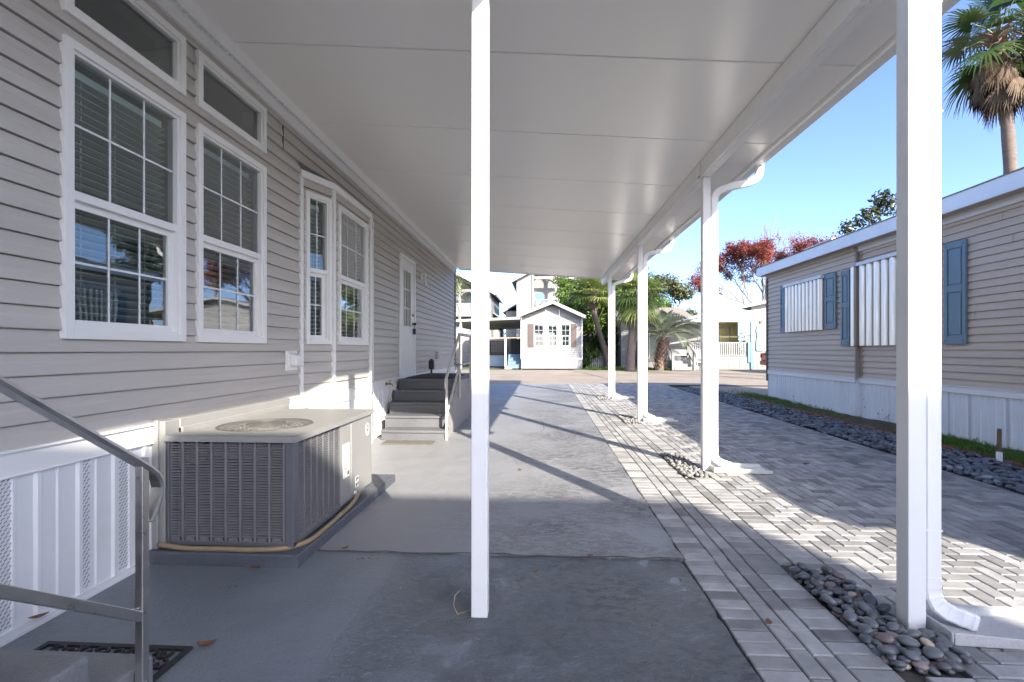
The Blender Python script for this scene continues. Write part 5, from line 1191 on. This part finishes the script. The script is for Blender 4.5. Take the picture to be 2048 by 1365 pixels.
# ================================================================== THREE STOREY WHITE HOUSES behind
def tall(label, xr, hw, ze, y, slope, floors, seed, loc):
    T = thing('beach_house', label, 'house', loc); zr = ze + hw*slope; yb = y + 10; ov = .45
    mb = MB(); i0 = xr - hw + 1.5; i1 = xr + hw - 1.3                    # loggias between the side walls
    mb.prism([(xr - hw, y, 0), (i0, y, 0), (i0, y, ze + 1.5*slope), (xr - hw, y, ze)], (0, .25, 0)); mb.prism([(i1, y, 0), (xr + hw, y, 0), (xr + hw, y, ze), (i1, y, ze + 1.3*slope)], (0, .25, 0))
    mb.prism([(i0, y + 1.6, 0), (i1, y + 1.6, 0), (i1, y + 1.6, ze + 1.3*slope), (xr, y + 1.6, zr), (i0, y + 1.6, ze + 1.5*slope)], (0, .2, 0))
    mb.box((xr - hw, y + .26, 0), (xr - hw + .2, yb, ze - .02)); mb.box((xr + hw - .2, y + .26, 0), (xr + hw, yb, ze - .02)); mb.box((i0 - .2, y + .26, 0), (i0, y + 1.58, ze + 1.2*slope)); mb.box((i1, y + .26, 0), (i1 + .2, y + 1.58, ze + 1.1*slope)); mb.build('wall', m_bldg, T)
    mb = MB()
    for s_ in (-1, 1):
        a, b = (xr + s_*(hw + ov), ze - ov*slope), (xr, zr)
        mb.add([(a[0], y - .6, a[1]), (b[0], y - .6, b[1]), (b[0], y - .6, b[1] + .22), (a[0], y - .6, a[1] + .22), (a[0], yb, a[1]), (b[0], yb, b[1]), (b[0], yb, b[1] + .22), (a[0], yb, a[1] + .22)], [(0,1,2,3), (4,7,6,5), (0,4,5,1), (3,2,6,7), (0,3,7,4)])
    mb.build('roof', m_roofw, T)
    mb = MB()
    for s_ in (-1, 1):
        a, b = (xr + s_*(hw + ov + .03), ze - (ov + .03)*slope - .04), (xr, zr - .04)
        mb.add([(a[0], y - .64, a[1]), (b[0], y - .64, b[1]), (b[0], y - .64, b[1] + .32), (a[0], y - .64, a[1] + .32), (a[0], y - .605, a[1]), (b[0], y - .605, b[1]), (b[0], y - .605, b[1] + .32), (a[0], y - .605, a[1] + .32)], [(0,1,2,3), (4,7,6,5), (0,4,5,1), (3,2,6,7), (0,3,7,4)])
    mb.build('fascia', m_farwhite, T)
    mb = MB(); fl = []                                                   # balcony slabs, posts, gable timbers
    for z in floors: mb.box((i0, y - .05, z - .28), (i1, y + 1.58, z)); fl.append(z)
    for x in (i0 + .1, (i0 + i1)/2, i1 - .1): mb.box((x - .11, y - .1, 0), (x + .11, y + .1, ze + .7))
    mb.box((i0, y - .12, ze + .1), (i1, y + .08, ze + .35)); mb.build('balcony_frame', m_bldg, T)
    mb = MB()
    for x0, x1 in ((i0 + .1, (i0 + i1)/2), ((i0 + i1)/2, i1 - .1)):
        for s_, xx in ((1, x0), (-1, x1)):
            P_ = [(xx + s_*1.0*(1 - math.cos(t)), y, ze + .35 + 1.25*math.sin(t)) for t in [PI/2*k/6 for k in range(7)]]; mb.bar(P_, .16, .14, up=(0, 1, 0))
            P_ = [(xx + s_*.7*(1 - math.cos(t)), y, ze - .6 + .7*math.sin(t)) for t in [PI/2*k/5 for k in range(6)]]; mb.bar(P_, .12, .12, up=(0, 1, 0))
    mb.box((xr - .1, y - .06, ze + .35), (xr + .1, y + .08, zr - .2)); mb.bar([(i0, y, ze + .4), (xr, y, zr - .25)], .14, .14, up=(0, 1, 0)); mb.bar([(i1, y, ze + .4), (xr, y, zr - .25)], .14, .14, up=(0, 1, 0)); mb.build('gable_truss', m_bldg, T)
    gd = M('teal glazing', (.10, .20, .22), .12)
    for z in floors:
        railing(T, (i0 + .1, y + .02, 0), (i1 - .1, y + .02, 0), z, z + 1.0, 40, m_white, .015, 'balcony_railing')
        d = MB(); d.box((i1 - 1.25, y + 1.55, z), (i1 - .2, y + 1.598, z + 2.25)); o = d.build('door', m_bldg, T)
        d = MB(); d.box((i1 - 1.13, y + 1.535, z + .15), (i1 - .32, y + 1.552, z + 2.1)); d.build('pane', gd, o)
        d = MB(); d.box((i1 - .75, y + 1.525, z + .15), (i1 - .70, y + 1.536, z + 2.1)); d.box((i1 - 1.13, y + 1.525, z + .8), (i1 - .32, y + 1.536, z + .84)); d.box((i1 - 1.13, y + 1.525, z + 1.45), (i1 - .32, y + 1.536, z + 1.49)); d.build('muntin', m_bldg, o)
        d = MB(); d.box((i0 + .3, y + 1.56, z + .6), (i0 + 1.3, y + 1.598, z + 1.9)); o = d.build('window', m_bldg, T); d = MB(); d.box((i0 + .38, y + 1.545, z + .68), (i0 + 1.22, y + 1.562, z + 1.82)); d.build('pane', gd, o)
    return T, i0
t2, i0b = tall('white gabled three storey house with balcony rising behind the white cottage', 1.35, 3.75, 8.15, 48, .53, (2.6, 5.25), 1, (1.35, 48, .2))
mb = MB(); mb.box((-3.6, 50, 0), (-2.42, 56, 5.3)); mb.prism([(-3.9, 49.6, 5.1), (-2.42, 49.6, 5.9), (-2.42, 49.6, 6.05), (-3.9, 49.6, 5.25)], (0, 6, 0)); mb.build('side_wing', m_bldg, t2)
t1, i0a = tall('white gabled three storey house partly hidden by the centre post', -8.1, 3.2, 6.95, 48, .53, (2.3, 4.9), 2, (-8.1, 48, .2))
mb = MB(); mb.box((-4.88, 50, 0), (-4.25, 56, 4.55)); mb.prism([(-4.88, 49.6, 5.2), (-3.95, 49.6, 4.55), (-3.95, 49.6, 4.4), (-4.88, 49.6, 5.05)], (0, 6, 0)); mb.build('side_wing', m_bldg, t1)
def chair(x, y, z, rot, label):
    T = thing('balcony_chair', label, 'chair', (x, y, z)); c, s_ = math.cos(rot), math.sin(rot); mk = MB(); mk.xf = Matrix.Translation((x, y, z)) @ Matrix.Rotation(rot, 4, 'Z')
    mk.box((-.24, -.24, .42), (.24, .24, .46)); mk.build('seat', m_bin, T)
    b = MB(); b.xf = mk.xf
    for i in range(5): b.box((-.22 + i*.1, .22, .46), (-.16 + i*.1, .26, 1.0))
    b.box((-.24, .2, .98), (.24, .27, 1.05)); b.build('backrest', m_bin, T)
    for (a, q) in ((-.22, -.22), (.22, -.22), (-.22, .22), (.22, .22)):
        l = MB(); l.xf = mk.xf; l.box((a - .025, q - .025, 0), (a + .025, q + .025, .42)); l.build('leg', m_bin, T)
chair(-.45, 48.75, 5.25, .5, 'dark chair at the left end of the upper balcony behind the white cottage')
chair(.15, 48.8, 5.25, -.4, 'dark chair next to the left one on the upper balcony behind the white cottage')
chair(-6.6, 48.7, 4.9, .3, 'dark chair on the balcony of the house partly hidden by the centre post')

# ================================================================== YELLOW PORCH COTTAGE (right, across the street)
YC = thing('cottage', 'white and yellow cottage with a railed porch across the street behind the pindo palm', 'house', (10.5, 29, g(29)))
gy = g(28)
mb = MB(); siding(mb, (11.85, 28.4), WU, WN, 5.2, 1.0, 3.3, .12, 1.0); mb.build('wall', m_whitesd, YC)
mb = MB(); siding(mb, (10.0, 30.4), WU, WN, 1.9, .95, 3.1, .12, .95); mb.build('porch_wall', m_yellow, YC)
mb = MB(); siding(mb, (7.4, 30.4), WU, WN, 2.6, .95, 3.1, .12, .95); mb.build('porch_wall', m_whitesd, YC)
mb = MB(); siding(mb, (4.9, 30.4), WU, WN, 2.5, .75, 3.1, .12, .75); mb.box((4.9, 30.42, .2), (4.95, 36, 3.1)); mb.build('wall', m_whitesd, YC)
skirting((11.85, 28.38), WU, WN, 5.2, gy, 1.0, YC, [], period=.3, mat=m_skirtfar); skirting((8.5, 28.42), WU, WN, 3.3, gy, .92, YC, [], period=.3, mat=m_skirtfar); skirting((4.9, 30.38), WU, WN, 3.6, gy, .75, YC, [], period=.3, mat=m_skirtfar)
mb = MB(); mb.box((8.5, 28.44, .86), (11.85, 30.38, .95)); mb.build('porch_floor', m_whitesd, YC)
railing(YC, (8.55, 28.5, 0), (11.65, 28.5, 0), .95, 1.72, 26, m_farwhite, .05)
mb = MB(); mb.box((11.66, 28.36, .6), (11.84, 28.52, 1.75)); mb.build('blue_board', m_bluetrim, YC)
mb = MB(); mb.box((11.80, 28.34, gy), (11.93, 28.46, 3.2)); mb.build('corner_trim', m_bluetrim, YC)
window(YC, (7.4, 30.4), WU, WN, 3.35, 4.05, 1.55, 2.75, .5, 2, 2, fl=.07, deep=.5, bm=m_farblind, fm=m_farwhite); window(YC, (7.4, 30.4), WU, WN, 2.1, 3.05, .97, 2.8, 1, 2, 1, hung=False, blind=False, fl=.07, deep=.5, bm=m_farblind, fm=m_farwhite); window(YC, (11.85, 28.4), WU, WN, 1.1, 1.9, 1.45, 2.75, .5, 2, 2, fl=.07, deep=.5, bm=m_farblind, fm=m_farwhite)
window(YC, (4.9, 30.4), WU, WN, 1.05, 1.75, .8, 2.4, .5, 1, 1, fl=.06, deep=.5, blind=False)
mb = MB()
mb.add([(7.2, 27.9, 2.78), (14.6, 27.9, 4.35), (14.6, 27.9, 4.5), (7.2, 27.9, 2.95), (7.2, 37, 2.78), (14.6, 37, 4.35), (14.6, 37, 4.5), (7.2, 37, 2.95)], [(0,1,2,3), (4,7,6,5), (0,4,5,1), (3,2,6,7), (0,3,7,4), (1,5,6,2)]); mb.add([(14.6, 27.9, 4.35), (20, 27.9, 3.2), (20, 27.9, 3.35), (14.6, 27.9, 4.5), (14.6, 37, 4.35), (20, 37, 3.2), (20, 37, 3.35), (14.6, 37, 4.5)], [(0,1,2,3), (4,7,6,5), (0,4,5,1), (3,2,6,7), (1,5,6,2)]); mb.build('roof', m_roofw, YC)
mb = MB(); mb.prism([(11.85, 28.42, 3.3), (17, 28.42, 3.3), (17, 28.42, 3.9), (14.6, 28.42, 4.36), (11.85, 28.42, 3.75)], (0, .03, 0)); mb.build('gable_wall', m_whitesd, YC)
mb = MB(); mb.box((4.6, 29.9, 3.1), (8.0, 37, 3.25)); mb.prism([(4.6, 30, 3.25), (9.2, 30, 3.25), (9.2, 33, 4.1), (4.6, 33, 4.1)], (0, .02, .02)); mb.build('roof', m_roof, YC)
mb = MB(); mb.prism([(8.3, 27.88, 2.86), (11.8, 27.88, 2.86), (11.9, 27.88, 3.1), (11.9, 27.88, 3.55), (8.3, 27.88, 2.98)], (0, .05, 0)); mb.build('fascia', m_farwhite, YC)
PS = thing('porch_steps', 'white wooden steps with sloping rails up to the yellow porch', 'steps', (7.9, 28, gy))
for k in range(4):
    mb = MB(); mb.box((7.35, 27.5 + k*.28, gy), (8.35, 27.5 + (k + 1)*.28, gy + .17*(k + 1))); mb.build('step', m_whitesd, PS, .01)
for x in (7.25, 8.42):
    mb = MB(); mb.box((x - .06, 27.4, gy), (x + .06, 27.52, gy + .95)); mb.box((x - .06, 28.6, gy), (x + .06, 28.72, gy + 1.65)); mb.bar([(x, 27.4, gy + .9), (x, 28.72, gy + 1.6)], .09, .06); mb.bar([(x, 27.4, gy + .3), (x, 28.72, gy + 1.0)], .06, .05)
    for i in range(7): t = i/7 + .07; mb.box((x - .02, 27.4 + 1.3*t, gy + .3 + .7*t), (x + .02, 27.44 + 1.3*t, gy + .9 + .7*t))
    mb.build('side_rail', m_whitesd, PS)
SB = thing('surfboard', 'aqua and white striped board hanging on the white cottage wall', 'wall board', (12.35, 28.36, 1.3))
mb = MB(); pr = [(-.28, 0), (-.2, -.08), (.2, -.08), (.28, 0), (.25, .5), (.20, .75), (.26, 1.05), (.22, 1.3), (.1, 1.42), (-.1, 1.42), (-.22, 1.3), (-.26, 1.05), (-.20, .75), (-.25, .5)]
mb.prism([(12.35 + a, 28.33, 1.33 + b) for a, b in pr], (0, .035, 0)); mb.build('board', m_aqua, SB)
mb = MB()
for a in (-.13, .02, .14): mb.box((12.35 + a, 28.322, 1.35), (12.35 + a + .06, 28.329, 2.6))
mb.build('stripe', M('white stripe', (.42, .43, .42), .5, var=.1, vs=8), SB)
mb = MB(); mb.tube([(12.25, 28.36, 2.72), (12.35, 28.34, 2.95), (12.45, 28.36, 2.72)], .012, 5); mb.disc((12.35, 28.33, 2.9), .07, .03, 10, 'y'); mb.build('hanger', m_wood, SB)
CHR = thing('folding_chair', 'white folding chair leaning below the porch rail of the yellow cottage', 'chair', (8.95, 28.1, gy))
for s_ in (0, .42):
    mb = MB(); mb.tube([(8.75 + s_, 28.0, gy), (8.8 + s_, 28.3, gy + .85)], .018, 6); mb.tube([(8.75 + s_, 28.35, gy), (8.78 + s_, 28.05, gy + .45)], .018, 6); mb.build('leg', m_white, CHR)
mb = MB(); mb.box((8.75, 28.02, gy + .42), (9.2, 28.3, gy + .45)); mb.build('seat', m_white, CHR)
mb = MB(); mb.box((8.8, 28.27, gy + .6), (9.2, 28.3, gy + .85)); mb.build('backrest', m_white, CHR)
# red parked car, rear towards the camera
CAR = thing('parked_car', 'red parked car with its tail lamp showing past the corner of the tan house', 'car', (11.3, 25.0, g(25)))
cx0, cy0, cz0 = 11.3, 25.0, g(24)
sec = [(0, .45, .86, .95), (.12, .36, .90, 1.02), (.7, .30, .92, 1.05), (1.5, .28, .92, 1.03), (2.6, .28, .91, 1.0), (3.5, .28, .90, .95), (4.2, .34, .86, .86), (4.45, .42, .78, .72)]
mb = MB(); n = 12; V = []
for (y, zb, hw, zt) in sec:
    zb += cz0; zt += cz0
    pr = [(-hw*.8, zb), (-hw*.97, zb + .12), (-hw, zb + .32), (-hw*.97, zt - .14), (-hw*.86, zt), (0, zt + .03), (hw*.86, zt), (hw*.97, zt - .14), (hw, zb + .32), (hw*.97, zb + .12), (hw*.8, zb), (0, zb - .01)]
    V += [(cx0 + a, cy0 + y, b) for a, b in pr]
F = [(i*n + j, i*n + (j+1) % n, (i+1)*n + (j+1) % n, (i+1)*n + j) for i in range(len(sec)-1) for j in range(n)] + [list(range(n))[::-1], [(len(sec)-1)*n + j for j in range(n)]]
mb.add(V, F); body = mb.build('body', m_carred, CAR, smooth=True)
mb = MB(); V = []
cab_ = [(.16, .84, 1.0), (.62, .74, 1.55), (1.3, .70, 1.62), (2.1, .70, 1.6), (2.55, .74, 1.42), (3.1, .84, .98)]
for (y, hw, zt) in cab_: V += [(cx0 - .86, cy0 + y, cz0 + .96), (cx0 - hw, cy0 + y, cz0 + zt), (cx0 + hw, cy0 + y, cz0 + zt), (cx0 + .86, cy0 + y, cz0 + .96)]
mb.add(V, [(i*4 + j, i*4 + (j+1) % 4, i*4 + 4 + (j+1) % 4, i*4 + 4 + j) for i in range(5) for j in range(4)] + [(3,2,1,0), (20,21,22,23)]); mb.build('cabin_glass', m_carglass, CAR)
mb = MB(); mb.add([(cx0 - .70, cy0 + .66, cz0 + 1.57), (cx0 + .70, cy0 + .66, cz0 + 1.57), (cx0 + .68, cy0 + 2.1, cz0 + 1.625), (cx0 - .68, cy0 + 2.1, cz0 + 1.625), (cx0 - .6, cy0 + 1.3, cz0 + 1.66), (cx0 + .6, cy0 + 1.3, cz0 + 1.66)], [(0, 1, 5, 4), (4, 5, 2, 3), (0, 4, 3), (1, 2, 5)]); mb.build('roof', m_carred, CAR)
for s_ in (-1, 1):
    mb = MB(); mb.box((cx0 + s_*.86 - .09, cy0 - .01, cz0 + .72), (cx0 + s_*.86 + .05*s_ + .04, cy0 + .22, cz0 + .98)); mb.build('tail_lamp', m_taill, CAR, .03)
mb = MB(); mb.box((cx0 - .85, cy0 - .08, cz0 + .38), (cx0 + .85, cy0 + .1, cz0 + .60)); mb.build('bumper', m_carred, CAR, .04)
mb = MB(); mb.box((cx0 - .27, cy0 - .025, cz0 + .66), (cx0 + .27, cy0 - .008, cz0 + .80)); mb.build('number_plate', m_label, CAR)
for s_ in (-1, 1):
    for y in (.85, 3.55):
        mb = MB(); mb.disc((cx0 + s_*.82 - .1, cy0 + y, cz0 + .33), .33, .2, 20, 'x'); w_ = mb.build('wheel', m_tyre, CAR, .03); mb = MB(); mb.disc((cx0 + s_*.93 - .005, cy0 + y, cz0 + .33), .2, .01, 14, 'x'); mb.build('rim', m_alu, w_)
CAR.rotation_euler = (0, 0, R(-88))
BN = thing('waste_bin', 'dark green bin standing by the wall left of the pindo palm trunk', 'bin', (5.95, 29.6, g(29)))
mb = MB(); mb.add([(5.72, 29.4, .22), (6.18, 29.4, .22), (6.18, 29.9, .22), (5.72, 29.9, .22), (5.66, 29.34, 1.2), (6.24, 29.34, 1.2), (6.24, 29.96, 1.2), (5.66, 29.96, 1.2)], [(0,3,2,1), (4,5,6,7), (0,1,5,4), (1,2,6,5), (2,3,7,6), (3,0,4,7)]); mb.build('body', m_bin, BN, .02)
mb = MB(); mb.box((5.63, 29.3, 1.2), (6.27, 30.0, 1.27)); mb.build('lid', m_bin, BN, .02)

# ================================================================== NEIGHBOUR behind the camera (casts the foreground shade)
NB = thing('neighbour_house', 'three storey pale house standing across the street behind the near end of the lot', 'house', (6.5, -13.6, 0))
mb = MB(); mb.box((6.16, -16, -.1), (10.26, -11.2, 9.2)); mb.build('wall', m_bldg, NB)
mb = MB(); mb.prism([(2.6, -11.2, -.1), (6.15, -11.2, -.1), (6.15, -11.2, 9.16), (2.6, -11.2, 7.05)], (0, -4.6, 0)); mb.build('wing', m_bldg, NB)
mb = MB(); mb.box((6.1, -16.05, 9.2), (10.3, -11.16, 9.3)); mb.prism([(2.5, -11.15, 7.0), (6.09, -11.15, 9.14), (6.09, -11.15, 9.24), (2.5, -11.15, 7.1)], (0, -4.7, 0)); mb.build('roof', m_roof, NB)
for z in (.9, 3.9, 6.6):
    for x in (3.2, 4.6, 6.6, 8.0, 9.2):
        if x < 5 and z > 6: continue
        mb = MB(); mb.box((x, -11.2, z), (x + .9, -11.16, z + 1.5)); f_ = mb.build('window', m_trim, NB); mb = MB(); mb.box((x + .07, -11.17, z + .07), (x + .83, -11.15, z + 1.43)); mb.build('pane', m_carglass, f_)

# ================================================================== CAMERA AND LIGHT
cam = bpy.data.cameras.new('camera'); co = bpy.data.objects.new('camera', cam); COL.objects.link(co)
co.location = (0, 0, 1.29); co.rotation_euler = (R(90), 0, math.atan(58/980))
cam.sensor_width = 36; cam.lens = 980/2048*36; cam.shift_y = 18.5/2048; cam.clip_start = .05; cam.clip_end = 1500
SC.camera = co
SD = Vector((.51, -.86, .52)).normalized()
sl = bpy.data.lights.new('sun', 'SUN'); sl.energy = 3.0; sl.angle = R(.42); sl.color = (1, .91, .78)
so = bpy.data.objects.new('sun', sl); COL.objects.link(so); so.rotation_euler = SD.to_track_quat('Z', 'Y').to_euler()
w = bpy.data.worlds.new('World'); SC.world = w; w.use_nodes = True; nt = w.node_tree
sk = nt.nodes.new('ShaderNodeTexSky'); sk.sky_type = 'NISHITA'; sk.sun_disc = False; sk.sun_elevation = math.asin(SD.z); sk.sun_rotation = math.atan2(SD.x, SD.y); sk.air_density = .43; sk.dust_density = 1.3; sk.ozone_density = 2.8
bg = nt.nodes['Background']; bg.inputs['Strength'].default_value = .136; nt.links.new(sk.outputs[0], bg.inputs[0])
SC.view_settings.view_transform = 'Standard'; SC.view_settings.look = 'None'; SC.view_settings.exposure = 2.28; SC.view_settings.gamma = 1
SC.cycles.max_bounces = 8; SC.cycles.diffuse_bounces = 5; SC.cycles.transparent_max_bounces = 12; SC.cycles.caustics_reflective = False; SC.cycles.caustics_refractive = False
SC.cycles.sample_clamp_indirect = 6
